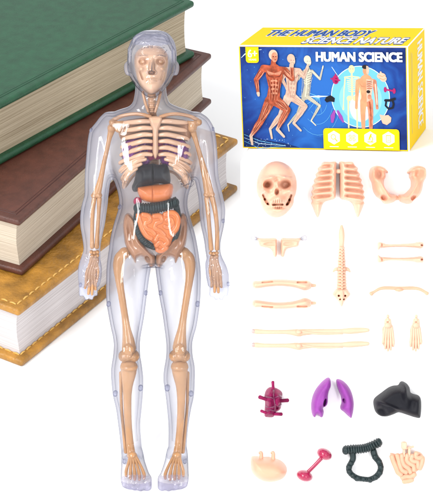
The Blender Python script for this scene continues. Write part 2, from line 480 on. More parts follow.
# printed blue picture panel: mottled blue print, pale towards its printed star
m, n, l = newmat('print_blue'); p = n['Principled BSDF']; p.inputs['Roughness'].default_value = .5; p.inputs['Specular IOR Level'].default_value = .15
tc = n.new('ShaderNodeTexCoord'); mp = n.new('ShaderNodeMapping')
sx, sz = fxy(322, 100); mp.inputs['Location'].default_value = (-sx * .9, 0, -sz * 1.1); mp.inputs['Scale'].default_value = (.9, 1, 1.1)
gr_ = n.new('ShaderNodeTexGradient'); gr_.gradient_type = 'SPHERICAL'
l.new(tc.outputs['Object'], mp.inputs[0]); l.new(mp.outputs[0], gr_.inputs[0])
nz = n.new('ShaderNodeTexNoise'); nz.inputs['Scale'].default_value = 5; nz.inputs['Detail'].default_value = 5; nz.inputs['Distortion'].default_value = 1.2
l.new(tc.outputs['Object'], nz.inputs['Vector'])
ad = n.new('ShaderNodeMath'); ad.operation = 'MULTIPLY_ADD'; ad.inputs[1].default_value = .7; l.new(nz.outputs['Fac'], ad.inputs[0]); l.new(gr_.outputs['Fac'], ad.inputs[2])
rp = n.new('ShaderNodeValToRGB'); cr = rp.color_ramp
cr.elements[0].position = .32; cr.elements[0].color = (.002, .008, .055, 1); cr.elements[1].position = 1.0; cr.elements[1].color = (.014, .105, .38, 1)
e = cr.elements.new(.62); e.color = (.004, .028, .18, 1)
l.new(ad.outputs[0], rp.inputs[0]); l.new(rp.outputs[0], p.inputs['Base Color'])
blue = m
front.poly(blue, [(242.2, 148.4), (406, 148.4), (406, 51.4), (242.2, 51.4)], 'panel')
front.z = .002
cy = flatmat('cyan', (.16, .52, .86)); sky_ = flatmat('sky', (.26, .60, .92)); navy = flatmat('navy', (.01, .03, .13)); pale = flatmat('pale', (.62, .80, .92))
# streaks, globe arc and sparks of the printed background
front.poly(navy, [(242.3, 148.2), (300, 148.2), (284, 144), (262, 141), (242.3, 134)], 'panel')
for i in range(12):
    a = 140 + i * 1.1; front.chain(cy if i % 2 else pale, [(243, a - 5, .15), (258, a + random.uniform(0, 3), .25), (285, 146.5, .1)], 'panel') if i in (1, 4, 7) else None
arc = [(243.2, 62), (247, 58.5), (252, 56), (258, 54.6), (264, 54)]
front.chain(pale, [(x, y, .55 if 0 < i < 4 else .15) for i, (x, y) in enumerate(arc)], 'panel')
for i in range(46):
    front.ell(pale if i % 3 else cy, (random.uniform(243, 290), random.uniform(140, 148)), .35, .25, 'panel', 6)
for i in range(40):
    front.ell(cy, (random.uniform(243, 330), random.uniform(56, 140)), .28, .28, 'panel', 6)
for i in range(7):
    a = R(-65 + i * 20); front.chain(cy, [(320, 98.5, .35), (320 + 20 * math.cos(a + 2.6), 98.5 + 16 * math.sin(a + 2.6), .08)], 'panel')
for rr in (10, 16, 23):
    front.chain(cy, [(318 + rr * math.cos(R(t)), 101 + rr * 1.5 * math.sin(R(t)), .14) for t in range(20, 130, 12)], 'panel')
front.chain(pale, [(300, 98.6, .1), (320, 98.2, .8), (331, 97.8, .2)], 'panel'); front.ell(pw_, (319.5, 98.2), 2.4, 1.0, 'panel')
front.chain(pale, [(333.5, 70, .25), (339, 78, .25)], 'panel')
front.build('panel', 'picture_panel', box)

mus = flatmat('muscle', (.40, .085, .04), nz_=.5, ns=22); musl = flatmat('muscle_light', (.62, .25, .15), nz_=.3, ns=24); musd = flatmat('muscle_dark', (.20, .035, .02))
flesh = flatmat('tendon', (.66, .48, .36), nz_=.12, ns=20); nerve = flatmat('nerve', (.66, .44, .34), nz_=.25, ns=24); nerved = flatmat('nerve_dark', (.50, .27, .20)); bonep = flatmat('bone', (.68, .64, .50)); boned = flatmat('bone_dark', (.45, .42, .34))
def runner(key, sk, c0, c1, c2, foot, k=1.0, thin=1.0):
    """sk: joints. c0 body, c1 light strips, c2 dark strips."""
    f = front
    r = lambda a: a * thin
    for arm in ('la',):
        s, e_, h = sk[arm]; f.chain(c0, [(*s, r(3.0)), (*e_, r(2.2))], key); f.chain(c0, [(*e_, r(2.3)), (*h, r(1.3))], key)
        f.cap(foot, h, r(1.6), (h[0] + .3, h[1] + 2), r(1.1), key)
    def leg(j):
        hp, kn, an, to = j
        f.chain(c0, [(*hp, r(5.0)), (*kn, r(3.0))], key); f.chain(c0, [(*kn, r(3.0)), ((kn[0] * .6 + an[0] * .4), (kn[1] * .6 + an[1] * .4), r(3.0)), (*an, r(1.4))], key)
        f.chain(foot, [(kn[0] * .25 + an[0] * .75, kn[1] * .25 + an[1] * .75, r(1.3)), (*an, r(1.5)), (*to, r(1.1))], key)
        for o_, cc in ((-1.6, c1), (.2, c2), (1.6, c1)):
            nx, ny = -(kn[1] - hp[1]), kn[0] - hp[0]; L_ = math.hypot(nx, ny) + 1e-6; nx, ny = nx / L_ * o_ * thin, ny / L_ * o_ * thin
            f.chain(cc, [(hp[0] + nx, hp[1] + ny, .3), (hp[0] * .45 + kn[0] * .55 + nx * 1.2, hp[1] * .45 + kn[1] * .55 + ny * 1.2, .75 * thin), (kn[0] + nx * .6, kn[1] + ny * .6, .25)], key)
        f.chain(c1, [(kn[0], kn[1], .4), (kn[0] * .5 + an[0] * .5 + .7, kn[1] * .5 + an[1] * .5, .8 * thin), (an[0], an[1], .3)], key)
    def fibres(a, b, r0, r1, n_):
        L_ = math.hypot(b[0] - a[0], b[1] - a[1]) + 1e-6; nx, ny = -(b[1] - a[1]) / L_, (b[0] - a[0]) / L_
        for q in range(n_):
            o_ = -.8 + 1.6 * q / (n_ - 1); cc = (c1, c2, c0)[q % 3]; mid = (a[0] * .5 + b[0] * .5, a[1] * .5 + b[1] * .5); rm = (r0 + r1) / 2 * 1.02
            f.chain(cc, [(a[0] * .9 + b[0] * .1 + nx * o_ * r0 * .7, a[1] * .9 + b[1] * .1 + ny * o_ * r0 * .7, .12), (mid[0] + nx * o_ * rm, mid[1] + ny * o_ * rm, .42 * thin), (a[0] * .1 + b[0] * .9 + nx * o_ * r1 * .7, a[1] * .1 + b[1] * .9 + ny * o_ * r1 * .7, .12)], key)
    for arm in ('la', 'ra'):
        if arm == 'la': fibres(sk[arm][0], sk[arm][1], r(3), r(2.2), 5); fibres(sk[arm][1], sk[arm][2], r(2.2), r(1.3), 5)
    leg(sk['bl']); fibres(sk['bl'][0], sk['bl'][1], r(4.8), r(3), 6); fibres(sk['bl'][1], sk['bl'][2], r(3), r(1.4), 4)
    t = sk['t']
    f.chain(c0, t, key)
    f.cap(c0, sk['la'][0], r(3.4), sk['ra'][0], r(3.4), key)
    leg(sk['fl']); fibres(sk['fl'][0], sk['fl'][1], r(4.8), r(3), 6); fibres(sk['fl'][1], sk['fl'][2], r(3), r(1.4), 4)
    for q in range(7):
        aa = -1 + q / 3; f.chain(c2 if q % 2 else c1, [(t[1][0] + aa * 5, t[1][1] + 3, .12), (t[2][0] + aa * 4.2, t[2][1] - 2, .4 * thin), (t[3][0] + aa * 4, t[3][1] + 1, .12)], key)
    s, e_, h = sk['ra']
    f.chain(c0, [(*s, r(3.2)), (*e_, r(2.5))], key); f.chain(c0, [(*e_, r(2.4)), (*h, r(1.4))], key); f.cap(foot, h, r(1.7), (h[0] + .5, h[1] - 2), r(1.3), key)
    fibres(s, e_, r(3), r(2.4), 5); fibres(e_, h, r(2.3), r(1.4), 4)
    f.chain(c1, [(*s, .4), ((s[0] + e_[0]) / 2, (s[1] + e_[1]) / 2, 1.0 * thin), (*e_, .4)], key)
    # chest and belly strips
    cx, cy_ = t[1][0], t[1][1]
    for sd in (-1, 1):
        f.chain(c1, [(cx + sd * .8, cy_ - 1.5, .8), (cx + sd * 4.6 * thin, cy_ - 2, 1.5 * thin), (cx + sd * 6.6 * thin, cy_ - 4, .6)], key)
        f.chain(c2, [(cx + sd * 1, cy_ + 1.6, .25), (cx + sd * 5 * thin, cy_ + 1, .5), (cx + sd * 7 * thin, cy_ - 2, .2)], key)
        for q in range(4):
            f.cap(c1, (cx - .2 + sd * 1.0, cy_ + 5 + q * 4), .9 * thin, (cx - .4 + sd * 2.4 * thin, cy_ + 5.4 + q * 4), .9 * thin, key)
        f.chain(c2, [(cx + sd * 5.2 * thin, cy_ + 5, .3), (cx + sd * 4.0 * thin, cy_ + 13, .5), (cx + sd * 2 * thin, cy_ + 20, .2)], key)
    hd = sk['h']
    f.cap(c0, (hd[0] - .3, hd[1] + 5), r(2.2), (hd[0] - .6, hd[1] + 9), r(2.6), key)
    f.ell(foot, (hd[0] - .4, hd[1] - 1.0), 4.1 * k, 4.6 * k, key); f.ell(c1 if thin > .9 and key == 'r1' else foot, (hd[0] + .9, hd[1] + 1.2), 2.9 * k, 4.4 * k, key)
    f.cap(c2, (hd[0] - .6, hd[1] + .6), .55, (hd[0] + .2, hd[1] + .6), .45, key); f.cap(c2, (hd[0] + 2, hd[1] + .6), .5, (hd[0] + 2.6, hd[1] + .6), .4, key)
    f.cap(c2, (hd[0] + 1, hd[1] + 3.6), .35, (hd[0] + 2.2, hd[1] + 3.6), .35, key)
# the skeleton behind, the nerve figure, the muscle man in front
sk3 = dict(h=(310, 64), la=((304, 75), (300, 82), (304, 75)), ra=((314, 74), (321.5, 81.5), (324.5, 71)), t=[(309.5, 71, 2.0), (309, 77, 5.0), (308, 88, 2.2), (306.5, 98, 3.6)],
           fl=((307.5, 98), (320.5, 107), (311.5, 121.5), (316, 126)), bl=((305, 99), (298, 115), (288, 126), (289, 132)))
front.z = .007
runner('r3', sk3, boned, bonep, boned, bonep, .85, .42)
for i in range(6): front.chain(bonep, [(305 + .1 * i, 74 + i * 2.2, .3), (309, 75.4 + i * 2.2, .5), (313.2 - .2 * i, 74 + i * 2.2, .3)], 'r3')
front.chain(bonep, [(309, 71, .6), (308, 88, .7), (306.6, 98, .7)], 'r3')
front.build('r3', 'running_skeleton', box)
sk2 = dict(h=(294, 63), la=((288, 73), (284, 82), (288, 90)), ra=((301, 74), (305.5, 79), (309.5, 70.5)), t=[(294, 75, 5), (294, 79, 6.6), (293, 89, 4.4), (291.8, 98, 5.4)],
           fl=((294, 99), (306, 107.6), (294, 124), (301, 131)), bl=((289, 100), (281, 117), (270, 130), (271.5, 139)))
front.z = .0155
runner('r2', sk2, nerve, flesh, nerved, flesh, .95, .85)
front.build('r2', 'running_nerve_figure', box)
sk1 = dict(h=(276.5, 59.5), la=((266, 71.5), (258, 82.5), (259.5, 95.5)), ra=((287, 73.5), (294, 81), (294.5, 69)), t=[(276.5, 74, 7.0), (276.5, 78, 8.6), (276.2, 90, 5.8), (274.4, 101, 6.6)],
           fl=((278, 103), (288.5, 111), (277.5, 130), (284, 137)), bl=((271, 103), (261.4, 122), (250.5, 137), (251.5, 145)))
front.z = .024
runner('r1', sk1, mus, musl, musd, flesh, 1.08, 1.05)
front.build('r1', 'running_muscle_figure', box)

# round emblem with skeleton and half-opened figure, organs round it
front.z = .0075
front.ell(pale, (361, 98), 29, 29.5, 'em', 48); front.ell(cy, (361, 98), 28.2, 28.7, 'em', 48); front.ell(sky_, (361, 100), 21, 21, 'em', 36); front.ell(pale, (361, 108), 11, 14, 'em', 30)
skl = flatmat('skeleton_yellow', (.66, .66, .36)); skin = flatmat('skin', (.70, .33, .17), nz_=.15, ns=14); skind = flatmat('skin_dark', (.55, .23, .12)); hair = flatmat('hair', (.03, .02, .02))
k = 'em'
front.ell(skl, (353, 71.8), 3.1, 3.9, k); front.ell(boned, (351.9, 71.5), .7, .6, k, 8); front.ell(boned, (354.2, 71.5), .7, .6, k, 8)
front.chain(skl, [(353, 75, .9), (353, 97, .9)], k)
for i in range(7): front.chain(skl, [(353 - 5 + .25 * i, 80.5 + i * 2, .4), (353, 81.3 + i * 2, .5), (358 - .25 * i, 80.5 + i * 2, .4)], k)
front.chain(skl, [(346, 79.5, .7), (353, 78.6, .6), (360, 79.5, .7)], k)
for sd in (-1, 1):
    front.chain(skl, [(353 + sd * 6.5, 80, .8), (353 + sd * 8, 92, .55), (353 + sd * 8.8, 105, .5), (353 + sd * 9.2, 110, .9)], k)
    front.ell(skl, (353 + sd * 2.8, 99.5), 2.8, 2.6, k, rot=sd * .5)
    front.chain(skl, [(353 + sd * 4, 101.5, .9), (353 + sd * 4.3, 114, .75), (353 + sd * 4.2, 127.5, .8)], k)
front.ell(skin, (367, 73), 3.2, 4.6, k); front.ell(hair, (366.4, 69.6), 3.2, 2.0, k); front.poly(flesh, [(367.4, 68.4), (369.4, 68.9), (370.3, 72), (369.6, 76), (367.4, 77.6)], k)
front.chain(skin, [(367, 77.5, 1.8), (367, 80.5, 2.2)], k)
front.chain(skin, [(367, 83, 6.3), (367, 87, 6.6), (367, 97, 5.0), (367, 102, 5.3)], k); front.cap(skin, (360.5, 83), 2.4, (373.5, 83), 2.4, k)
for sd in (-1, 1):
    cA = skin if sd < 0 else musl
    front.chain(cA, [(367 + sd * 8, 83.5, 2.3), (367 + sd * 9.2, 94, 1.8), (367 + sd * 10, 104, 1.3), (367 + sd * 10.2, 108.5, 1.4)], k)
    front.chain(cA, [(367 + sd * 3.2, 102, 3.2), (367 + sd * 3.9, 114, 2.5), (367 + sd * 3.7, 127.5, 1.8)], k)
    front.chain(skind, [(367 + sd * 1.2, 88.3, .25), (367 + sd * 4.4, 88, .5), (367 + sd * 6, 85.5, .2)], k)
front.poly(flesh, [(367.2, 81), (374, 82), (373, 90), (371.5, 100), (367.2, 103)], k)
for i in range(5): front.chain(mus, [(367.8, 83 + i * 1.7, .35), (370, 83.4 + i * 1.7, .45), (372.6, 82.8 + i * 1.7, .3)], k)
front.ell(hair, (369, 93), 1.9, 1.5, k); front.ell(musl, (370, 98), 2, 2.4, k); front.chain(mus, [(370, 103, .8), (371, 114, .6), (370.7, 126, .4)], k); front.chain(bonep, [(376, 86, .5), (377.2, 105, .4)], k)
mag = flatmat('magenta', (.42, .02, .13)); vio = flatmat('violet', (.33, .07, .40)); drk = flatmat('dark', (.016, .018, .024)); pch = flatmat('peach', (.86, .50, .36))
front.ell(mag, (337, 82), 3.2, 4.2, k); front.ell(plum_ := flatmat('plum', (.2, .01, .07)), (337.5, 82.5), 1.5, 2.4, k); front.cap(mag, (332.6, 81), .7, (341, 82.5), .7, k); front.cap(mag, (337, 76.8), .6, (337, 79), .8, k)
front.poly(drk, [(325.5, 101.5), (327.5, 98.3), (331.5, 96.8), (333.8, 98), (335.8, 99.6), (335.2, 103.4), (331, 102.6), (327.5, 103.8)], k)
front.chain(vio, [(335, 112, 1.0), (333.2, 117, 2.2), (332.6, 122, 1.3)], k); front.chain(vio, [(338.4, 112, 1.0), (341, 117.5, 1.9), (343.4, 122, .9)], k)
front.ell(pch, (382, 78), 4.3, 3.0, k); front.ell(pch, (384, 80.5), 3.2, 2.9, k); front.cap(pch, (381.5, 74.5), .9, (381.5, 77), .9, k); front.chain(skin, [(379, 77, .3), (383, 78.5, .35), (385.5, 77, .3)], k); front.chain(skin, [(380, 80, .3), (384, 81.4, .35), (386.5, 80, .3)], k)
front.cap(mag, (386, 90.8), .8, (394, 92), .8, k); front.ell(mag, (385.6, 90.8), 1.5, 2.6, k); front.ell(mag, (394.2, 92), 1.5, 2.6, k)
front.chain(drk, [(385.5, 101, 1.2), (390, 101, 1.2), (394.5, 99.5, 1.2)], k); front.chain(drk, [(386.3, 102, .9), (385.6, 106, .9), (388.5, 109, .9), (392.5, 108, .9), (393.5, 104.5, .9), (392.6, 101.5, .9)], k)
front.poly(pch, [(379.5, 114.5), (384, 115.5), (388, 114.8), (391, 117.5), (390.4, 121.5), (386.5, 124.5), (382.4, 123), (380.6, 118.5)], k)
front.build('em', 'round_emblem', box)

# yellow icon panel
yp = flatmat('yellow', (1, .68, .005))
pan = [(323.5, 148.6), (323.5, 131.2), (324.3, 129.2), (326.2, 128.3), (396, 128.3), (397.9, 129.2), (398.7, 131.2), (398.7, 148.6)]
front.z = .0185
front.poly(yp, pan, 'ic')
for i, x in enumerate((334, 352, 370, 388)):
    front.ell(pw_, (x, 137.3), 6.7, 6.7, 'ic', 6, math.pi / 2)
    c = (x, 137.3)
    if i == 0:
        front.ell(yp, (x - .6, 136.6), 2.6, 2.6, 'ic'); front.ell(pw_, (x - .6, 136.6), 1.9, 1.9, 'ic'); front.cap(yp, (x + 1.2, 138.6), .45, (x + 3, 140.6), .55, 'ic')
    elif i == 1:
        for a, b in ((-1.9, -1.7), (1.9, -1.7), (-1.9, 1.7), (1.9, 1.7)):
            front.ell(yp, (x + a, 137.3 + b), 1.5, 1.4, 'ic', 12); front.ell(pw_, (x + a, 137.3 + b), .85, .8, 'ic', 12)
        front.cap(yp, (x - 1.2, 137.3), .3, (x + 1.2, 137.3), .3, 'ic')
    elif i == 2:
        front.cap(yp, (x - 2.6, 140.8), .45, (x + 2.8, 140.8), .45, 'ic'); front.cap(yp, (x + .8, 133.8), .8, (x - .8, 137.6), .8, 'ic'); front.chain(yp, [(x + 1.2, 135.6, .4), (x + 2.6, 138, .4), (x + 1.2, 140.6, .4)], 'ic'); front.cap(yp, (x - 2.2, 138.8), .35, (x + .4, 138.8), .35, 'ic')
    else:
        front.poly(yp, [(x - 2.4, 134), (x + 2.4, 134), (x + 2.4, 141), (x - 2.4, 141)], 'ic'); front.poly(pw_, [(x - 1.8, 134.8), (x + 1.8, 134.8), (x + 1.8, 140.4), (x - 1.8, 140.4)], 'ic')
        for q in range(3): front.cap(yp, (x - 1.2, 136 + q * 1.5), .25, (x + 1.2, 136 + q * 1.5), .25, 'ic')
    front.cap(pw_, (x - 4.2, 146), .35, (x + 4.2, 146), .35, 'ic')
front.build('ic', 'icon_panel', box)
# age badge
front.poly(yp, [(248.3, 51.3), (261.3, 51.3), (261.3, 64.2), (260.4, 65.8), (258.8, 66.4), (250.8, 66.4), (249.2, 65.8), (248.3, 64.2)], 'bd')
badge = front.build('bd', 'age_badge', box)

def text_mesh(s, mat, name, parent, mapf, u0, u1, v0, v1, off=0.0, shear=0.0, z=.01, shifts=((0, 0),), dz=.00006):
    """Lettering fitted into u0..u1 x v0..v1 (v downwards) of a printed face; the shifted copies thicken it."""
    cu = bpy.data.curves.new('t', 'FONT'); cu.body = s; cu.offset = off; cu.shear = shear; cu.resolution_u = 3; cu.size = 1
    o = bpy.data.objects.new('t', cu); C.objects.link(o)
    dg = bpy.context.evaluated_depsgraph_get(); dg.update()
    me = bpy.data.meshes.new_from_object(o.evaluated_get(dg)); bpy.data.objects.remove(o)
    co = np.array([v.co[:] for v in me.vertices]); lo, hi = co.min(0), co.max(0)
    base = bmesh.new(); base.from_mesh(me); bpy.data.meshes.remove(me)
    out = bmesh.new()
    for i, (sx_, sy_) in enumerate(shifts):
        b = base.copy()
        for v in b.verts:
            a = (v.co.x - lo[0]) / (hi[0] - lo[0]); c = (v.co.y - lo[1]) / (hi[1] - lo[1])
            v.co = mapf(u0 + (u1 - u0) * (a + sx_), v1 + (v0 - v1) * (c + sy_), z + dz * i)
        t = bpy.data.meshes.new('t'); b.to_mesh(t); out.from_mesh(t); bpy.data.meshes.remove(t); b.free()
    base.free()
    bmesh.ops.remove_doubles(out, verts=out.verts[:], dist=1e-7); bmesh.ops.recalc_face_normals(out, faces=out.faces[:])
    return mesh_obj(name, out, mat, parent, smooth=False)
def ringsh(ax, ay, n=8): return [(ax * math.cos(2 * math.pi * k / n), ay * math.sin(2 * math.pi * k / n)) for k in range(n)]
fz = lambda u, v, z: (fxy(u, v)[0], -z, fxy(u, v)[1])
ZT = front.z + .001
text_mesh('HUMAN SCIENCE', pw_, 'title_lettering', box, fz, 318.8, 402.5, 55.8, 64.2, off=0, z=ZT, shifts=[(a, b) for a in (-.0065, -.0033, 0, .0033, .0065) for b in (-.05, .05)])
text_mesh('6+', pw_, 'age_lettering', badge, fz, 250.6, 259.6, 53.8, 61.2, off=0, z=ZT, shifts=[(-.03, 0), (0, 0), (.03, 0)])
text_mesh('YEARS', pw_, 'age_lettering', badge, fz, 250.8, 258.8, 62.4, 64.2, off=.0, z=ZT)
# top face: u = share of width, v = share of depth from the back (down = towards the viewer)
tz = lambda u, v, z: (u * BW, (1 - v) * BD, BH + z)
dblue = flatmat('title_blue', (.01, .085, .36)); 
def outlined(s, fill, line, name, parent, *box_, mapf):
    o = text_mesh(s, fill, name, parent, mapf, *box_, off=0, shear=.25, z=.0022, shifts=[(a, b) for a in (-.005, -.0025, 0, .0025, .005) for b in (-.03, .03)], dz=.00003)
    text_mesh(s, line, 'lettering_outline', o, mapf, *box_, off=0, shear=.25, z=.0008, dz=.00003, shifts=[(a * 1.0, b) for a, b in ringsh(.010, .15, 16)])
outlined('THE HUMAN BODY', dblue, pw_, 'headline_lettering', box, .09, .725, .17, .48, mapf=tz)
outlined('SCIENCE NATURE', pw_, dblue, 'headline_lettering', box, .36, .965, .57, .88, mapf=tz)
# right side: lettering reads downwards
szf = lambda u, v, z: (BW + z, (1 - v) * BD * .92 + .04, (1 - u) * BH)
text_mesh('HUMAN SCIENCE', pw_, 'side_lettering', box, szf, .07, .90, .14, .46, off=0, z=.0015, shifts=[(-.006, 0), (-.003, 0), (0, 0), (.003, 0), (.006, 0)])
side = Print(lambda u, v, z: (BW + z, u * BD, (1 - v) * BH))
ys = flatmat('yellow_light', (.93, .76, .22))
for i, (a, b) in enumerate(((.10, .52), (.12, .50), (.60, .86))):
    for q in range(1): side.cap(ys, (.18 + .06 * (i % 2), a), .012, (.18 + .06 * (i % 2), b), .012, 'tx')
side.build('tx', 'side_print', box)
# white card edges
bm = bmesh.new(); tk = .011
rbox(bm, (-.002, -.003, BH - tk), (BW + .002, tk * .4, BH + .002)); rbox(bm, (BW - tk, -.004, 0), (BW + .002, tk * .4, BH + .001)); rbox(bm, (BW - tk * .4, 0, BH - tk * .7), (BW + .003, BD, BH + .003))
mesh_obj('white_edge', bm, pw_, box, smooth=False)

# ---------------------------------------------------------------- loose parts on the white slope
RFx, RFy, RFz = AX, AU, -AF
def piece_frame(cx, cy): return frame(P(cx, cy, S_RAMP) - AF * .0015, RFx, RFy, RFz)
def pl(cx, cy): return lambda x, y, z: ((x - cx) / 100 * kr, (cy - y) / 100 * kr, z)
def g2(x, y, cx, cy, sx, sy, rot=0):
    dx, dy = x - cx, y - cy
    if rot: dx, dy = dx * math.cos(rot) + dy * math.sin(rot), -dx * math.sin(rot) + dy * math.cos(rot)
    return np.exp(-((dx / sx) ** 2 + (dy / sy) ** 2) ** 1.0)
def well(x, y, cx, cy, sx, sy, rot=0, hard=3):
    dx, dy = x - cx, y - cy
    if rot: dx, dy = dx * math.cos(rot) + dy * math.sin(rot), -dx * math.sin(rot) + dy * math.cos(rot)
    return np.exp(-(((dx / sx) ** 2 + (dy / sy) ** 2) ** hard))
def seg_groove(x, y, p, q, wd):
    p, q = np.array(p, float), np.array(q, float); v = q - p
    t = np.clip(((x - p[0]) * v[0] + (y - p[1]) * v[1]) / (v @ v), 0, 1)
    d = np.hypot(x - p[0] - t * v[0], y - p[1] - t * v[1])
    return np.exp(-(d / wd) ** 4)

def thing_mesh(name, cx, cy, mat, label, cat, group, fill, smooth=True):
    bm = bmesh.new(); fill(bm, pl(cx, cy))
    o = mesh_obj(name, bm, mat, smooth=smooth, mtx=piece_frame(cx, cy))
    return setp(o, label, cat, group)

G_BONE = 'loose peach plastic bones laid out on white'
G_ORG = 'loose plastic organs laid out on white'
SK = [(275.5, 161.6), (283, 163), (289.5, 167.2), (294, 174), (296, 181), (296.2, 188), (295, 194.5), (293.5, 198), (292.8, 204), (289, 210), (283, 215.5), (276.5, 217.4), (270, 216), (264.5, 211), (261.2, 205), (260.3, 199.5), (258, 195.5), (256.6, 190), (256.6, 183), (258.4, 175.5), (262, 169), (268, 163.8)]
def skull_func(x, y, pf):
    z = 0 * x
    z -= .16 * well(x, y, 267.2, 185.9, 4.3, 3.7, .25, 2) + .16 * well(x, y, 284.4, 185.7, 4.6, 3.9, -.2, 2)
    z -= .10 * well(x, y, 275.8, 192.8, 2.0, 3.2, 0, 2)
    z += .075 * g2(x, y, 267.5, 179.6, 6, 1.9, -.18) + .075 * g2(x, y, 284.4, 179.4, 6, 1.9, .18) + .06 * g2(x, y, 276, 187.5, 1.7, 4)
    z += .10 * g2(x, y, 262.6, 192.4, 4.6, 2.3, .3) + .10 * g2(x, y, 289.8, 192.4, 4.6, 2.3, -.3) - .07 * g2(x, y, 258.4, 183, 2.2, 5) - .07 * g2(x, y, 294.4, 183, 2.2, 5)
    for p, q, wd in (((262.6, 195.6), (264.4, 200), 1.0), ((264.4, 200), (267, 204.4), 1.25), ((267, 204.4), (267.8, 205.2), .8), ((290, 196), (288.4, 200.5), 1.0), ((288.4, 200.5), (286.4, 204.6), 1.25), ((286.4, 204.6), (285.6, 205.4), .8)):
        z -= .085 * seg_groove(x, y, p, q, wd)
    z += .07 * g2(x, y, 276.4, 200.5, 6.4, 3.6) + .06 * g2(x, y, 276.5, 212, 8, 2.6) - .04 * g2(x, y, 276.4, 208.8, 6, .9)
    z -= .08 * seg_groove(x, y, (272.2, 205.6), (281.2, 205.3), .95)
    z -= .028 * (np.abs(np.sin((x - 276.2) * 1.5)) < .28) * well(x, y, 276.5, 202.4, 6.2, 1.9) + .022 * (np.abs(np.sin((x - 276.2) * 1.5)) < .28) * well(x, y, 276.5, 208, 5.4, 1.2)
    z += .02 * np.sin(x * .55 + y * .3) * np.sin(y * .5) * (y > 178)
    return z * np.clip(pf * 1.3, 0, 1)
thing_mesh('skull', 276, 190, M['peach'], 'loose peach plastic skull with open eye sockets', 'skull', G_BONE,
           lambda bm, pp: pillow(bm, SK, .30, 15, .42, skull_func, edge=.10, place=pp))

# rib cage: two ribbed panels joined by a small bridge
ribs = empty('rib_cage', piece_frame(337.5, 185), 'loose peach rib cage of two curved ribbed panels', 'rib cage', G_BONE)
RL = [(323, 161.8), (330, 162), (335.6, 161.8), (336, 168), (335.8, 180), (335.6, 192), (334.6, 198.5), (330, 200), (325, 201.5), (322, 205), (320, 212), (317.6, 217.6), (315, 213), (312.6, 206), (311.8, 198), (313, 188), (315.5, 178), (319, 168)]
_ys = np.arange(205, 164, -1.475); _xo = np.interp(_ys, [162, 168, 178, 188, 198, 206], [322.5, 319, 315.5, 313, 311.8, 312.6])
RL = RL[:12] + [(315, 213)] + [(float(a - .55 + .75 * np.cos(2 * np.pi * (b - 165.3) / 5.9)), float(b)) for a, b in zip(_xo, _ys)]
def rib_func(x, y, pf):
    xx = np.abs(x - 337.5)
    ph = (y - 163 - .10 * (xx - 2) ** 1.0) / 5.9
    s = .5 + .5 * np.cos(2 * np.pi * ph)
    on = np.clip((xx - 5) / 4, 0, 1) * np.clip((27 - xx) / 3, 0, 1) * np.clip((206 - y) / 8, 0, 1)
    return (-.075 * (1 - s ** .8) * on) * np.clip(pf * 1.2, 0, 1)
for i in (0, 1):
    poly = RL if i == 0 else [(675 - x, y) for x, y in RL][::-1]
    bm = bmesh.new(); pillow(bm, poly, .14, 5, .55, rib_func, edge=.05, place=pl(337.5, 185)); mesh_obj('rib_panel', bm, M['peach'], ribs)
bm = bmesh.new(); f = pl(337.5, 185); tube(bm, [(*f(334.5, 171.5, .10), .018), (*f(337.5, 171.8, .12), .022), (*f(340.5, 171.5, .10), .018)], 8)
mesh_obj('bridge', bm, M['peach'], ribs)

# pelvis of two hip bones joined at the front
pel = empty('pelvis_bone', piece_frame(397, 187), 'loose peach pelvis of two flared hip bones joined at the front', 'pelvis', G_BONE)
HL = [(369.5, 170), (372.5, 166.6), (378, 165.8), (384, 168), (387.6, 172.8), (385, 173.4), (385.2, 177), (383.4, 181), (383.6, 187), (386.5, 191), (390.5, 194.2), (395, 194.8), (396.2, 197.6), (394, 201.5), (389, 203.6), (384, 203.8), (380.5, 200), (376, 196.5), (373, 191), (371.5, 183), (369, 177)]
def hip_func(x, y, pf):
    xx = np.where(x > 397, 794 - x, x)
    z = .10 * g2(xx, y, 371, 172, 3, 8) - .08 * g2(xx, y, 378, 175, 4.5, 6, -.3) + .06 * g2(xx, y, 383, 190, 2.2, 8, -.5)
    z -= .13 * well(xx, y, 382.3, 198.2, 2.9, 2.4, .5, 2)
    return z * np.clip(pf * 1.2, 0, 1)
for i in (0, 1):
    poly = HL if i == 0 else [(794 - x, y) for x, y in HL][::-1]
    bm = bmesh.new(); pillow(bm, poly, .19, 5.5, .5, hip_func, edge=.05, place=pl(397, 187)); mesh_obj('hip_bone', bm, M['peachd'], pel)
bm = bmesh.new(); f = pl(397, 187); tube(bm, [(*f(394, 198, .12), .028), (*f(397, 198.2, .11), .02), (*f(400, 198, .12), .028)], 8); mesh_obj('joint', bm, M['peachd'], pel)

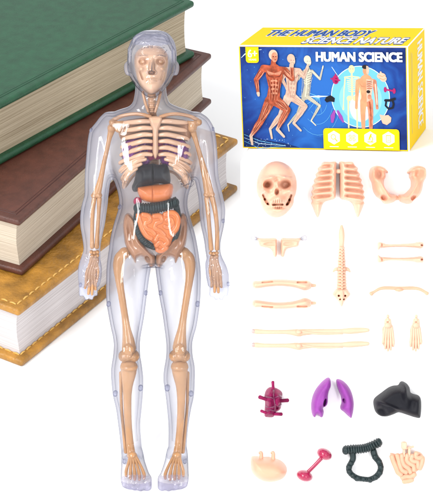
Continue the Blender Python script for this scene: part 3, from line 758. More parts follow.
# shoulder blades with clear tips
SB = [(257, 238.4), (263, 238.2), (270, 238.1), (276, 238.4), (276.7, 244), (276.8, 252), (276, 256.6), (273.8, 256.4), (272.6, 252), (270.5, 248.6), (265, 247.4), (259.8, 246.2), (258.6, 242)]
for i, lab in ((0, 'peach shoulder blade with its clear tip on the side of the two thick arm bones'), (1, 'peach shoulder blade with its clear tip pointing towards the spine')):
    poly = SB if i == 0 else [(557.5 - x, y) for x, y in SB][::-1]; cx = 267 if i == 0 else 290.5
    root = empty('shoulder_blade' if i == 0 else 'shoulder_blade.001', piece_frame(cx, 246), ['loose peach shoulder blade, its clear tip pointing away from the spine', 'loose peach shoulder blade, its clear tip pointing at the spine'][i], 'shoulder blade', G_BONE)
    bm = bmesh.new()
    pillow(bm, poly, .07, 2.5, .5, lambda x, y, pf: (.035 * g2(x, y, x, 239.8, 1, 1.0) - .02 * well(x, y, 278.75 + (-9 if i == 0 else 9), 244, 6, 1.6)) * pf, edge=.04, place=pl(cx, 246))
    mesh_obj('blade', bm, M['peach'], root)
    f = pl(cx, 246); mx = (lambda x: x) if i == 0 else (lambda x: 557.5 - x)
    bm = bmesh.new(); tube(bm, [(*f(mx(258.5), 239.3, .06), .012), (*f(mx(255.5), 238.6, .06), .014)], 8)
    tube(bm, [(*f(mx(255.4), 238.4, .06), .022), (*f(mx(252.8), 237.8, .06), .026)], 8); mesh_obj('clear_tip', bm, M['tip'], root)

# spine with neck, side wings and tail bone
def spine(bm, f):
    ys = [226, 229.5, 233, 237, 241, 245, 249, 253]
    rr = [1.3, 2.3, 2.8, 2.9, 2.7, 2.3, 2.1, 2.3]
    tube(bm, [(*f(341.2, y, .05 + r * .006), r / 100) for y, r in zip(ys, rr)], 12)
    for y in np.arange(248, 292, 3.0):
        r = 3.1 + (y - 248) * .05
        blob(bm, f(341.2, y, .06), (r / 100, .019, .062), sub=3)
        tube(bm, [(*f(341.2, y, .10), .014), (*f(341.2, y + 1.4, .128), .010)], 6)
    tube(bm, [(*f(341.2, 246, .055), .024), (*f(341.2, 268, .055), .038), (*f(341.2, 290, .055), .046)], 12)
    for sd in (-1, 1):
        tube(bm, [(*f(341.2 + sd * 2, 260.8, .05), .010), (*f(341.2 + sd * 3.4, 261, .05), .008)], 6)
        tube(bm, [(*f(341.2 + sd * 3, 269, .05), .018), (*f(341.2 + sd * 6, 269.2, .06), .016), (*f(341.2 + sd * 8.4, 271.6, .05), .007)], 8)
    pillow(bm, [(334, 291.5), (337, 288.5), (345.4, 288.5), (348.6, 291.5), (350, 294.5), (347, 298), (344, 301.5), (341.2, 306.5), (338.4, 301.5), (335.6, 298), (332.6, 294.5)], .10, 3.5, .5,
           lambda x, y, pf: (-.09 * (well(x, y, 338, 295.5, .9, .9) + well(x, y, 344.4, 295.5, .9, .9) + well(x, y, 339.4, 299, .7, .7) + well(x, y, 343, 299, .7, .7)) + .03 * g2(x, y, 341.2, 296, 1.2, 9)) * pf, edge=.04, place=f)
thing_mesh('spine_bone', 341.2, 266, M['peach'], 'loose peach spine piece standing upright with wings and a pointed tail', 'spine', G_BONE, spine)

# thick bones, one above the other
def thick(flip):
    yy = (lambda y: y) if not flip else (lambda y: 588.2 - y)
    def fill(bm, f):
        out = [(252.5, 282.6), (254.6, 280.8), (259, 280.9), (266, 280), (275, 279.4), (286, 279.6), (297, 280.4), (304, 280.2), (309, 281), (311.2, 283.4), (311, 287.4), (308.6, 289.4), (304, 290.2), (299, 288.4), (292, 286.8), (280, 285.8), (268, 286.6), (259, 288), (254, 288), (252.4, 286)]
        out = [(x, yy(y)) for x, y in out]
        if flip: out = out[::-1]
        pillow(bm, out, .115, 3.4, .6, lambda x, y, pf: (-.05 * seg_groove(x, y, (262, yy(282.4)), (272, yy(281.6)), .7) - .06 * seg_groove(x, y, (297, yy(282.3)), (306, yy(282.4)), .8) + .05 * g2(x, y, 304, yy(286), 5, 3)) * pf, edge=.05, place=f)
        tube(bm, [(*f(311, yy(285.2), .07), .016), (*f(314.6, yy(285.4), .07), .015)], 8)
    return fill
thing_mesh('arm_bone', 282, 284.6, M['peach'], 'upper one of the two thick loose arm bones below the shoulder blades', 'bone', G_BONE, thick(False))
thing_mesh('arm_bone.001', 282, 303.6, M['peach'], 'lower one of the two thick loose arm bones, above the long leg bones', 'bone', G_BONE, lambda bm, f: thick(True)(bm, f))

# short bones with square ends
def short(flip):
    yy = (lambda y: y) if not flip else (lambda y: 504.6 - y)
    def fill(bm, f):
        out = [(377.8, 242.4), (382.5, 242.6), (385, 243.8), (392, 244.2), (402, 243.8), (413, 243), (417, 242), (421.6, 241.9), (422.9, 243.6), (422.6, 247.2), (420.5, 248.4), (416.4, 247.8), (410, 247.2), (398, 246.8), (388, 247.2), (383, 247.6), (379.6, 247.6), (378.6, 249.4), (377.6, 249)]
        out = [(x, yy(y)) for x, y in out]
        if flip: out = out[::-1]
        pillow(bm, out, .09, 2.2, .5, lambda x, y, pf: (-.03 * well(x, y, 381, yy(245), .8, 3) - .05 * well(x, y, 420.4, yy(245.2), 1.1, .9) + .03 * g2(x, y, 418, yy(245), 3, 3)) * pf, edge=.04, place=f)
    return fill
thing_mesh('forearm_bone', 400, 245, M['peach'], 'upper one of the two short loose bones below the pelvis', 'bone', G_BONE, short(False))
thing_mesh('forearm_bone.001', 400, 259.6, M['peach'], 'lower one of the two short loose bones, above the curved collarbone', 'bone', G_BONE, short(True))

# collarbone bow
def collar(bm, f):
    tube(bm, [(*f(x, y, .05), r) for x, y, r in ((370.8, 293.6, .022), (374, 291.6, .014), (379.5, 288.6, .016), (386, 287.8, .017), (398, 288.2, .017), (412, 288, .017), (419, 289, .016), (424, 291.6, .015), (426.6, 293.4, .02))], 10)
    blob(bm, f(398.6, 289.6, .05), (.045, .02, .04))
thing_mesh('collarbone', 398.6, 290, M['peachd'], 'loose thin peach collarbone bowed like an arch', 'bone', G_BONE, collar)

# long leg bones
def long_(dy):
    def fill(bm, f):
        tube(bm, [(*f(x, y + dy, .055), r / 100) for x, y, r in ((253.6, 331.0, 2.2), (256.5, 331.2, 2.5), (264, 331.6, 2.1), (275, 331.8, 2.0), (287, 331.7, 2.2), (295, 332.2, 3.2), (299, 332.6, 3.5), (303, 332, 3.1), (314, 331.4, 2.6), (330, 331, 2.3), (342, 331, 2.2))], 12, flat=.85, flatdir=(0, 0, 1))
        tube(bm, [(*f(x, y + dy, .055), r / 100) for x, y, r in ((340, 331, 2.2), (350, 330.6, 3.0), (361, 330, 2.7), (367.5, 329.8, 1.9))], 10, flat=.8, flatdir=(0, 0, 1))
        tube(bm, [(*f(300, 330.8 + dy, .08), .012), (*f(318, 333.4 + dy, .07), .011), (*f(342, 333.2 + dy, .05), .010)], 8)
        blob(bm, f(298.5, 331.6 + dy, .085), (.03, .022, .03))
    return fill
thing_mesh('leg_bone', 310, 331, M['peach'], 'upper one of the two long thin loose leg bones', 'bone', G_BONE, long_(0))
thing_mesh('leg_bone.001', 310, 344.2, M['peach'], 'lower one of the two long thin loose leg bones', 'bone', G_BONE, long_(13.6))
for nm, xy in (('leg_bone', (253.2, 331)), ('leg_bone.001', (253.2, 344.6))):
    r_ = bpy.data.objects[nm]; bm = bmesh.new(); cx, cy_ = 310, (331 if nm == 'leg_bone' else 344.2)
    f = pl(cx, cy_); tube(bm, [(*f(253.8, xy[1], .055), .023), (*f(252.6, xy[1], .055), .021)], 8); mesh_obj('clear_tip', bm, M['tip'], r_)

# foot bones
def footbones(cx, sd):
    def fill(bm, f):
        blob(bm, f(cx, 316, .05), (.016, .018, .03)); tube(bm, [(*f(cx, 317, .05), .010), (*f(cx, 320, .05), .022)], 8)
        tube(bm, [(*f(cx - 1.8, 319.5, .05), .013), (*f(cx - 2, 323, .05), .016)], 8); tube(bm, [(*f(cx + 1.8, 319.5, .05), .013), (*f(cx + 2, 323, .05), .016)], 8)
        blob(bm, f(cx + .2 * sd, 325.2, .045), (.040, .034, .04))
        tops = (-3.2, -1.6, 0, 1.6, 3.2); bots = (-5.4, -3.0, -.3, 2.4, 4.9); ends = (343, 348.5, 350.5, 349.6, 346)
        for t_, b_, e_ in zip(tops, bots, ends):
            t_, b_ = t_ * sd, b_ * sd
            mx = lambda a: cx + sd * .6 + t_ + (b_ - t_) * a
            tube(bm, [(*f(mx(0), 326, .05), .012), (*f(mx(.5), 333, .06), .0135), (*f(mx(.85), 339, .062), .0125), (*f(mx(.95), 341.5, .062), .0145), (*f(mx(1), (342 + e_) / 2 + .5, .055), .0115), (*f(mx(1.02), e_, .04), .010)], 8)
        pillow(bm, [(cx - 4.6, 327), (cx + 4.6, 327), (cx + 5 + .6 * sd, 338), (cx + 4.8 + .6 * sd, 345), (cx, 349), (cx - 4.8 + .6 * sd, 345), (cx - 5 + .6 * sd, 338)], .02, 2, 1.0, edge=.012, place=f)
    return fill
thing_mesh('foot_bone', 387.3, 333, M['peach'], 'loose peach foot bone piece with toes, the one beside the long leg bones', 'bone', G_BONE, footbones(387.3, 1))
thing_mesh('foot_bone.001', 415.6, 333, M['peach'], 'loose peach foot bone piece with toes, the one farther from the leg bones', 'bone', G_BONE, footbones(415.6, -1))

# heart
hx = 273.5
heart_root = empty('toy_heart', piece_frame(hx, 399), 'plum red plastic heart with stubby vessels', 'toy organ', G_ORG)
HT = [(268.6, 387.6), (273, 387), (278, 389), (282, 392.4), (281.8, 398), (281, 404), (280, 409), (275.6, 412), (273.2, 416.6), (268, 417), (264.6, 415.8), (264.6, 409), (265, 402), (264.2, 397), (265.6, 391)]
def heart_f(x, y, pf):
    z = .07 * g2(x, y, 269.5, 392, 3.2, 4) + .08 * g2(x, y, 277.6, 394, 3, 3.2) + .08 * g2(x, y, 269, 402, 3.2, 4) + .07 * g2(x, y, 277.4, 403, 2.8, 4.5) + .05 * g2(x, y, 269, 412, 3.2, 3) - .05 * well(x, y, 276.6, 406.4, 1.5, 2.0)
    return (z - .03) * pf
bm = bmesh.new(); hz = pillow(bm, HT, .15, 8, .4, heart_f, edge=.03, place=pl(hx, 399))
f = pl(hx, 399)
for a, b, r in (((273, 390), (272.6, 381.4), 1.4), ((266, 398.5), (259.6, 396.4), 1.8), ((280, 400), (287.2, 399.6), 1.8), ((266, 412), (261.2, 410.2), 1.4), ((274, 413), (281, 413.4), 1.6)):
    tube(bm, [(*f(*a, .10), r / 100), (*f((a[0] + b[0]) / 2, (a[1] + b[1]) / 2, .10), r / 100), (*f(*b, .09), r * 1.1 / 100)], 10)
mesh_obj('heart_body', bm, M['plum'], heart_root)
bm = bmesh.new(); f = pl(hx, 399)
for path in (((273.2, 386), (273, 392), (273.6, 398), (274.5, 404), (274, 409)), ((274, 397), (278, 394.5), (281, 396)), ((266, 396.5), (270, 396), (273, 397.5)), ((275, 403), (278.5, 405), (280.6, 403.5)), ((266, 405.5), (270, 406), (273.6, 405)), ((267, 410), (271, 408.6), (275, 410.6))):
    tube(bm, [(*f(x, y, hz(x, y) + .001), .0095) for x, y in path], 8)
mesh_obj('vein', bm, pbr('dark_plum', (.13, .012, .055), .3, .5), heart_root)

# lungs
LL = [(328.6, 377.4), (330.2, 380), (330.4, 386), (328.4, 391), (327.6, 396), (327.4, 402), (325.6, 405.5), (322.6, 407.4), (323.4, 411), (322.6, 415.6), (320.6, 416.8), (318, 414.6), (316, 414.4), (314.6, 416.8), (312.6, 415.4), (311.2, 410), (311.2, 403), (312.6, 396), (315.5, 389.6), (320, 383.6), (325, 379)]
LR = [(336.4, 379.6), (339.5, 379.2), (344, 381.6), (348.4, 386.6), (351.4, 393), (353.2, 401), (353, 408.5), (351.8, 414.6), (350.6, 417.6), (347.6, 415.4), (343.6, 411.6), (340.8, 409.4), (340.2, 406.6), (341.4, 402), (340.6, 396), (338.6, 391), (336.6, 385)]
thing_mesh('toy_lung', 320, 397, M['purple'], 'violet plastic lung with a notched lower end, beside the heart', 'toy organ', G_ORG,
           lambda bm, f: pillow(bm, LL, .15, 6, .5, lambda x, y, pf: (-.12 * well(x, y, 324, 401.5, 1.3, 4, .2) ) * pf, edge=.05, place=f))
thing_mesh('toy_lung.001', 345, 398, M['purple'], 'violet plastic lung with a pointed lower end, between the notched lung and the dark liver', 'toy organ', G_ORG,
           lambda bm, f: pillow(bm, LR, .15, 6, .5, lambda x, y, pf: (-.10 * well(x, y, 343.2, 399.5, 1.2, 2.2, -.2) ) * pf, edge=.05, place=f))
# liver
LV = [(373.4, 400.5), (375.5, 397), (382, 392), (388, 387.6), (393, 385.6), (398, 385), (400, 382), (402.4, 381.2), (406, 383), (408.4, 386.4), (409.8, 391.6), (413, 393.8), (418.4, 395.4), (420, 400), (420, 409), (418.8, 416.8), (414, 416.6), (406, 414), (400, 412), (396.5, 411.6), (392, 413.6), (386, 415.6), (380, 415.4), (375.6, 412), (373.6, 406)]
def liver_f(x, y, pf):
    z = -.12 * g2(x, y, 380, 410, 5.5, 4, .5) + .05 * g2(x, y, 386, 403, 10, 1.2, .38) + .07 * g2(x, y, 402, 390, 3, 9, -.2) - .035 * g2(x, y, 409, 402, 4, 9, .3)
    return z * pf
thing_mesh('toy_liver', 397, 400, M['charcoal'], 'charcoal black plastic liver folded like a cap', 'toy organ', G_ORG, lambda bm, f: pillow(bm, LV, .24, 7, .55, liver_f, edge=.06, place=f))
# stomach with two pegs
ST = [(250.8, 457.6), (254, 456), (260, 456.4), (268, 456.8), (276, 458.4), (282, 461.5), (286, 466), (286.6, 471), (284, 476), (278.5, 479.4), (271, 481), (263.5, 480.2), (257.5, 477.4), (253.4, 473.6), (251, 468)]
sto = empty('toy_stomach', piece_frame(268, 468), 'smooth peach plastic stomach with two upright pegs', 'toy organ', G_ORG)
bm = bmesh.new(); pillow(bm, ST, .26, 11, .6, edge=.05, place=pl(268, 468)); mesh_obj('stomach_body', bm, M['peachd'], sto)
for x in (260.8, 272.8):
    bm = bmesh.new(); f = pl(268, 468)
    tube(bm, [(*f(x, 459, .12), .020), (*f(x + .2, 453, .12), .019), (*f(x - .2, 451.4, .12), .019)], 10)
    tube(bm, [(*f(x - 1.6, 451.6, .12), .013), (*f(x, 451, .12), .014)], 8)
    mesh_obj('peg', bm, M['peachd'], sto)
# two round kidneys on a rod
kid = empty('toy_kidneys', piece_frame(314.5, 464), 'shiny crimson plastic kidneys joined by a rod like a dumbbell', 'toy organ', G_ORG)
f = pl(314.5, 464)
bm = bmesh.new(); tube(bm, [(*f(306, 472.5, .09), .021), (*f(313, 465.5, .10), .019), (*f(323, 455, .09), .021)], 12); mesh_obj('rod', bm, M['crimson'], kid)
for (x, y, r) in ((304.2, 474.6, .45), (323.9, 453, .62)):
    bm = bmesh.new(); blob(bm, f(x, y, .10), (.080 if x < 310 else .078, .055, .10), Matrix.Rotation(-r + .15, 3, 'Z'), 3); mesh_obj('kidney', bm, M['crimson'], kid)
# large intestine ring
lar = empty('toy_large_intestine', piece_frame(362, 462), 'dark green black plastic large intestine ring with a ribbed top bar', 'toy organ', G_ORG)
f = pl(362, 462)
bm = bmesh.new(); bar = catmull([(345, 449.4), (352, 448.6), (359, 448.4), (366, 447.4), (372, 445), (378.6, 441.8)], 6)
tube(bm, [(*f(x, y, .06), .038) for x, y in bar], 12, n=1)
for i in range(1, len(bar) - 1, 2):
    x, y = bar[i]; t = np.array(bar[i + 1]) - np.array(bar[i - 1]); t = t / np.hypot(*t); nx, ny = -t[1], t[0]
    tube(bm, [(*f(x + nx * 3.8, y + ny * 3.8, .055), .010), (*f(x + nx * 2, y + ny * 2, .098), .012), (*f(x, y, .112), .012), (*f(x - nx * 2, y - ny * 2, .098), .012), (*f(x - nx * 3.8, y - ny * 3.8, .055), .010)], 8)
for x, y in ((345, 449.6), (378, 442)): blob(bm, f(x, y, .06), (.034, .046, .055))
mesh_obj('top_bar', bm, M['slate'], lar)
bm = bmesh.new()
lp = [(352, 452.5, 3.2), (352.6, 458, 3.0), (350.6, 462.5, 2.8), (348.6, 466.5, 2.9), (349, 471, 2.8), (352.6, 475, 2.7), (357.5, 477.6, 2.8), (363, 478.4, 2.5), (369, 478.8, 2.6), (375, 476.4, 2.9), (379, 472, 3.0), (380.2, 466.5, 2.8), (378.4, 461, 2.9), (374.8, 456.4, 3.1), (373, 450.5, 3.1)]
tube(bm, [(*f(x, y, .05), r / 100) for x, y, r in lp], 12)
for x, y in ((356.6, 478.8), (369.6, 480.2), (377, 476)): blob(bm, f(x, y, .05), (.026, .02, .035))
for i in range(2, len(lp) - 1):
    x, y, r = lp[i]; blob(bm, f(x, y, .06), (r * 1.08 / 100, r * 1.08 / 100, .035))
mesh_obj('loop', bm, M['slate'], lar)

# small intestine: one coiled tube plus a square peg
def gut_path(mx):      # serpentine in a heart-shaped field, coordinates relative to its centre in px
    return [[(-14, -8), (-12.5, -3), (-10, 3), (-8, 8), (-5, 10.5)], [(-9, -9), (-7.5, -4), (-6, 2), (-4, 6), (0, 8)], [(-4.4, -9), (-4.2, -4), (-2, 1), (2, 4), (4, 8)], [(1, -9), (.4, -4), (3, -1), (7, 1.5), (7.4, 6)],
            [(6, -8.4), (4.6, -5), (7, -3), (11, -2.4), (11.5, 3)], [(10, -11), (9, -8), (12, -6), (15.5, -6.5), (15, -1), (13, 4)], [(-4, 13.5), (0, 12.2), (4, 12.4), (8, 10)], [(-2.4, 17), (1.5, 16.6), (5.4, 15.4)]]
sml = empty('toy_small_intestine', piece_frame(406, 462), 'peach plastic small intestine of tangled coils with a square peg on top', 'toy organ', G_ORG)
f = pl(406, 462)
bm = bmesh.new()
pillow(bm, [(390, 453), (396, 454), (404, 455), (412, 455), (418, 451.5), (423, 455), (423.5, 461), (420, 468), (415.6, 472), (414.6, 477.6), (408.5, 480.6), (402.5, 478), (400, 472), (395, 467), (392, 460)], .04, 4, .8, edge=.03, place=f)
for pth in gut_path(1): tube(bm, [(*f(405.5 + x * 1.02, 463.4 + y, .082), .026) for x, y in pth], 10)
mesh_obj('coils', bm, M['peachd'], sml)
bm = bmesh.new(); rbox(bm, (f(400.6, 0, 0)[0], f(0, 448.2, 0)[1], .03), (f(405.8, 0, 0)[0], f(0, 440.8, 0)[1], .12), .012, 3)
rbox(bm, (f(402.2, 0, 0)[0], f(0, 456, 0)[1], .03), (f(404.2, 0, 0)[0], f(0, 447.5, 0)[1], .10), .006); rbox(bm, (f(407, 0, 0)[0], f(0, 456, 0)[1], .03), (f(409.6, 0, 0)[0], f(0, 447, 0)[1], .10), .006)
tube(bm, [(*f(405, 447.4, .09), .012), (*f(412.4, 445.8, .08), .010)], 8)
mesh_obj('peg', bm, M['peach'], sml)

# ---------------------------------------------------------------- the see-through body model
LEAN = R(20)
FA = Vector((0, math.sin(LEAN), math.cos(LEAN)))          # up along the body
FN = Vector((0, -math.cos(LEAN), math.sin(LEAN)))         # out of the chest
FO = P(154, 462, 0); FO.z = 0
FM = frame(FO, AX, FA, FN)
au, af, nu, nf = FA.dot(AU), FA.dot(AF), FN.dot(AU), FN.dot(AF)
O_u, O_f, O_x = (FO - TGT).dot(AU), (FO - TGT).dot(AF), (FO - TGT).dot(AX)
def fig(px, py, d=0.0):
    v = (248.5 - py) / 100
    h = (v * (DIST + O_f + d * nf) - DIST * (O_u + d * nu)) / (DIST * au - v * af)
    s = O_f + h * af + d * nf
    return ((px - 216.5) / 100 * (DIST + s) / DIST - O_x, h, d)
def fscale(py, d=0.0):
    return (DIST + O_f + fig(200, py, d)[1] * af + d * nf) / DIST / 100
body = empty('anatomy_model', FM, 'clear plastic standing human body model with skeleton and organs inside, in front of the books', 'anatomy model')

def ft(bm, pts, seg=10, n=5, **k):       # tube through picture points (px, py, d, r px)
    tube(bm, [(*fig(x, y, d), r * fscale(y, d)) for x, y, d, r in pts], seg, n, **k)
def fb(bm, x, y, d, rx, ry, rd, rot=0, sub=3):
    k = fscale(y, d); blob(bm, fig(x, y, d), (rx * k, ry * k, rd), Matrix.Rotation(rot, 3, 'Z'), sub)
def loft(bm, rows, seg=32, n=4, pw=2.0):
    """rows: (y, xl, xr, dc, hd) slices of a limb or trunk."""
    q = catmull(rows, n); rings = []
    for y, xl, xr, dc, hd in q:
        a, b = Vector(fig(xl, y, dc)), Vector(fig(xr, y, dc)); c = (a + b) / 2; rx = (b.x - a.x) / 2
        ring = []
        for k in range(seg):
            t = 2 * math.pi * k / seg; ct, st = math.cos(t), math.sin(t)
            ring.append(bm.verts.new(c + Vector((rx * math.copysign(abs(ct) ** (2 / pw), ct), 0, hd * math.copysign(abs(st) ** (2 / pw), st)))))
        rings.append(ring)
    for i in range(len(rings) - 1):
        for k in range(seg): bm.faces.new((rings[i][k], rings[i + 1][k], rings[i + 1][(k + 1) % seg], rings[i][(k + 1) % seg]))
    bm.faces.new(rings[0]); bm.faces.new(rings[-1][::-1])
bm = bmesh.new()
# head, neck and trunk
loft(bm, [(31.2, 143, 161, .02, .12), (33, 139, 167, .02, .19), (36.5, 134.5, 171, .02, .24), (42, 130.5, 174.5, .02, .28), (50, 128, 176.4, .03, .30), (60, 127.2, 176.6, .03, .31), (70, 128, 175.4, .04, .30), (78, 130.4, 172.4, .06, .28), (84, 134.2, 169, .08, .25), (90, 139.6, 163.8, .11, .20), (94, 144, 159.4, .13, .15), (96.6, 148.4, 155, .14, .09)])
loft(bm, [(84, 135.5, 166, -.03, .14), (92, 135, 166.4, -.03, .14), (98, 134, 167.6, -.03, .15), (103, 132.4, 169.8, -.02, .15), (107, 128, 178, -.02, .15), (110, 118.5, 187.5, -.02, .15), (114, 109.5, 198, 0, .185), (119, 101, 206, .01, .215), (126, 98, 209, .015, .235), (135, 98, 208, .02, .25), (150, 102, 204, .02, .25), (165, 107, 198.5, .02, .25), (175, 111.5, 194.4, .02, .24), (185, 115.4, 191.6, .02, .23), (195, 118.2, 188.4, .02, .22), (206, 118.8, 187.6, .02, .22), (219, 115.2, 190.8, .02, .225), (230, 112, 194, .02, .23), (240, 110, 196.4, .01, .235), (250, 108.8, 198.2, 0, .235), (258, 107.8, 199.2, 0, .225), (264, 110, 197, 0, .19)], pw=2.3)
# arms
for side in (0, 1):
    A = [(112.5, 105, 120), (117, 100, 124), (123, 95.4, 124), (130, 90, 121), (138, 88, 118), (147, 87, 116), (161, 85.8, 114), (175, 84.8, 112), (185, 84.6, 110), (195, 84.4, 108.6), (204, 82, 107.8), (213, 80.4, 106.6), (225, 80.2, 104.8), (235, 81.8, 102.6), (243, 83, 101), (250, 83.4, 100.4), (257, 81.2, 100.4), (266, 78.4, 100), (276, 78, 99), (286, 79, 97.4)] if not side else \
        [(112.5, 186, 200), (117, 183, 207), (123, 184, 211.6), (130, 187, 214.6), (138, 190, 216), (147, 192, 217), (161, 193, 217.8), (175, 194, 218.4), (185, 196, 220.4), (195, 198, 222.8), (204, 199, 224.6), (213, 199.4, 225.2), (225, 200.8, 224.2), (235, 203, 222), (243, 204.4, 220.6), (250, 205.2, 220.4), (257, 206.4, 222), (266, 206.6, 226.4), (276, 206.8, 229), (286, 208.6, 228.4)]
    hd = lambda y: np.interp(y, [112, 125, 160, 190, 215, 250, 262, 286], [.09, .14, .14, .125, .125, .085, .085, .07])
    loft(bm, [(y, a, b, .0, hd(y)) for y, a, b in A])
    if not side:
        F = [(81.2, 297.5, 80.6), (85.8, 301.2, 86.2), (90.8, 301, 91.6), (95.2, 297.2, 96)]; th = [(97, 262, .03, 4.2), (98.2, 270, .04, 4.0), (97.8, 279, .05, 3.6), (97, 285, .05, 3.0)]
    else:
        F = [(226.2, 297.2, 225.8), (221.8, 301, 221.2), (216.6, 300.6, 216), (211.8, 297.6, 211.2)]; th = [(209.4, 262, .03, 4.2), (209.2, 270, .04, 4.0), (210, 279, .05, 3.6), (210.6, 285, .05, 3.0)]
    for x, ye, xe in F:
        ft(bm, [(x, 280, .0, 2.9), (x, 288, .01, 2.6), ((x + xe) / 2, 293, .012, 2.4), (xe, ye - 2.2, .01, 2.1)], 12)
    ft(bm, th, 12)
# legs
LEGS = ([(242, 111, 150), (252, 108.6, 151.2), (262, 107, 151.4), (270, 106.4, 150.6), (277, 106.2, 149.4), (289, 106, 147.8), (301, 106.4, 146.2), (314, 108.4, 144.6), (327, 110.8, 142.4), (336, 112.8, 140.8), (345, 113.8, 140), (356, 113, 140.4), (363, 111.8, 141.6), (370, 111, 142.6), (380, 111.2, 143.6), (395, 112.8, 143), (409, 116, 141.8), (425, 118.2, 140.4), (440, 120, 141.4), (450, 121, 142), (458, 121.6, 142.6)],
        [(242, 157, 196.6), (252, 155.6, 198.4), (262, 155, 200), (270, 155.6, 200.8), (277, 156.4, 201), (289, 158, 200.8), (301, 160, 200.2), (314, 162.4, 198.6), (327, 164.2, 196.4), (336, 165.4, 193.8), (345, 166.2, 192.2), (356, 166, 192.8), (363, 165, 194.2), (370, 163.8, 195), (380, 163.2, 195), (395, 165.4, 194.2), (409, 167, 191.2), (425, 168.4, 188.6), (440, 168.4, 187.2), (450, 168, 187), (458, 167, 187.6)])
for lg in LEGS:
    hd = lambda y: np.interp(y, [242, 277, 320, 350, 380, 410, 440, 458], [.2, .21, .18, .145, .16, .14, .10, .10])
    dc = lambda y: np.interp(y, [242, 345, 380, 410, 440, 458], [0, .02, -.03, -.03, -.02, -.02])
    loft(bm, [(y, a, b, dc(y), hd(y)) for y, a, b in lg])
# feet: rings along the ground from heel to toe
gf = Vector((0, FA.dot(Vector((0, -1, 0))), FN.dot(Vector((0, -1, 0))))); gu = Vector((0, FA.z, FN.z))
def foot_axis(cx, t, z): return Vector(fig(cx, 462, 0)) * 1.0 + gf * t + gu * z
def fl(x, t, z):        # foot point from picture x, distance forward of the ankle foot on the ground, height over the table
    wp = FO + Vector((0, -t, z)); s = (wp - TGT).dot(AF)
    X = (x - 216.5) / 100 * (DIST + s) / DIST
    q = Vector((X, wp.y, wp.z)) - FO
    return Vector((q.x, q.dot(FA), q.dot(FN)))
FEET = [(lambda x: x), (lambda x: 309.4 - x)]
for mf in FEET:
    q = catmull([(-.13, 126, 138, .09), (-.08, 122.4, 142, .16), (.02, 121.6, 143.4, .20), (.12, 121.2, 145, .17), (.24, 120.8, 148, .135), (.34, 120.6, 151, .115), (.41, 121.4, 151.8, .10), (.45, 123.6, 150.6, .075)], 4); rings = []
    for t, xl, xr, hh in q:
        a, b = sorted((mf(xl), mf(xr))); ring = []
        for k in range(24):
            th = 2 * math.pi * k / 24; ct, st = math.cos(th), math.sin(th)
            z = hh / 2 + hh / 2 * math.copysign(abs(st) ** .8, st)
            ring.append(bm.verts.new(fl((a + b) / 2 + (b - a) / 2 * math.copysign(abs(ct) ** .85, ct), t, z + .004)))
        rings.append(ring)
    for i in range(len(rings) - 1):
        for k in range(24): bm.faces.new((rings[i][k], rings[i][(k + 1) % 24], rings[i + 1][(k + 1) % 24], rings[i + 1][k]))
    bm.faces.new(rings[0][::-1]); bm.faces.new(rings[-1])
    for x, t, r in ((147.2, .45, .046), (140.6, .455, .036), (135, .445, .033), (129.8, .43, .031), (124.8, .40, .029)):
        tube(bm, [(*fl(mf(x), t - .12, r + .012), r), (*fl(mf(x), t - .03, r + .022), r), (*fl(mf(x), t + .015, r + .006), r)], 12)
bmesh.ops.recalc_face_normals(bm, faces=bm.faces[:])
# face, ears, hair
fb(bm, 127.0, 69, 0, 3.0, 7.0, .06, .12); fb(bm, 176.4, 69, 0, 3.0, 7.0, .06, -.12)
ft(bm, [(151.8, 60, .325, 2.6), (151.8, 66, .37, 3.2), (151.8, 71.5, .395, 3.8)], 12); fb(bm, 148.6, 72.6, .35, 2.6, 2.2, .05); fb(bm, 155, 72.6, .35, 2.6, 2.2, .05)
ft(bm, [(136.6, 57, .27, 2.2), (143, 55, .315, 2.4), (149, 56.6, .325, 2.2)], 10); ft(bm, [(167, 57, .27, 2.2), (160.6, 55, .315, 2.4), (154.6, 56.6, .325, 2.2)], 10)
ft(bm, [(145.5, 80.6, .30, 1.8), (151.8, 79.4, .335, 2.2), (158, 80.6, .30, 1.8)], 10); ft(bm, [(147, 83.4, .30, 1.8), (151.8, 84, .325, 2.2), (156.6, 83.4, .30, 1.8)], 10); fb(bm, 151.8, 92, .235, 6.5, 4.4, .06)
ft(bm, [(131.5, 62, .16, 3.6), (132, 53, .20, 3.8), (135.5, 46, .235, 3.8), (142, 43, .26, 3.6), (152, 42.4, .275, 3.8), (162, 43, .26, 3.6), (168.5, 46, .235, 3.8), (172, 53, .20, 3.8), (172.5, 62, .16, 3.6)], 12)
for i in range(13):
    x = 135 + i * 2.8; ft(bm, [(x, 43.4, .255 - abs(i - 6) * .006, 2.0), (x + (i % 3 - 1), 39.4, .235 - abs(i - 6) * .008, 2.3), (151.8 + (x - 151.8) * .8, 35, .16, 2.1)], 8)
# chest and knee relief
fb(bm, 134, 138, .17, 22, 12, .09); fb(bm, 172, 138, .17, 22, 12, .09); fb(bm, 127, 352, .13, 9, 10, .05); fb(bm, 180, 352, .13, 9, 10, .05)
rnd = random.Random(3)
for i in range(90):
    x = 151.8 + rnd.uniform(-23, 23); y = 33 + rnd.uniform(0, 14) + abs(x - 151.8) * .25
    q = 1 - ((x - 151.8) / 24.5) ** 2 - ((y - 58) / 28) ** 2
    if q > .02: fb(bm, x, y, .03 + .285 * math.sqrt(q), 2.2, 1.5, .055, rnd.uniform(-1, 1), sub=2)
for i in range(34):
    sd = rnd.choice((-1, 1)); x = 155 + sd * rnd.uniform(26, 39); y = rnd.uniform(148, 186)
    q = 1 - ((x - 153.5) / 46) ** 2
    if q > .05: fb(bm, x, y, .02 + .235 * math.sqrt(q), rnd.uniform(1.2, 2.2), rnd.uniform(2, 4.6), .03, rnd.uniform(-.6, .6), sub=2)
shell = merged(bm, .0135, 3)
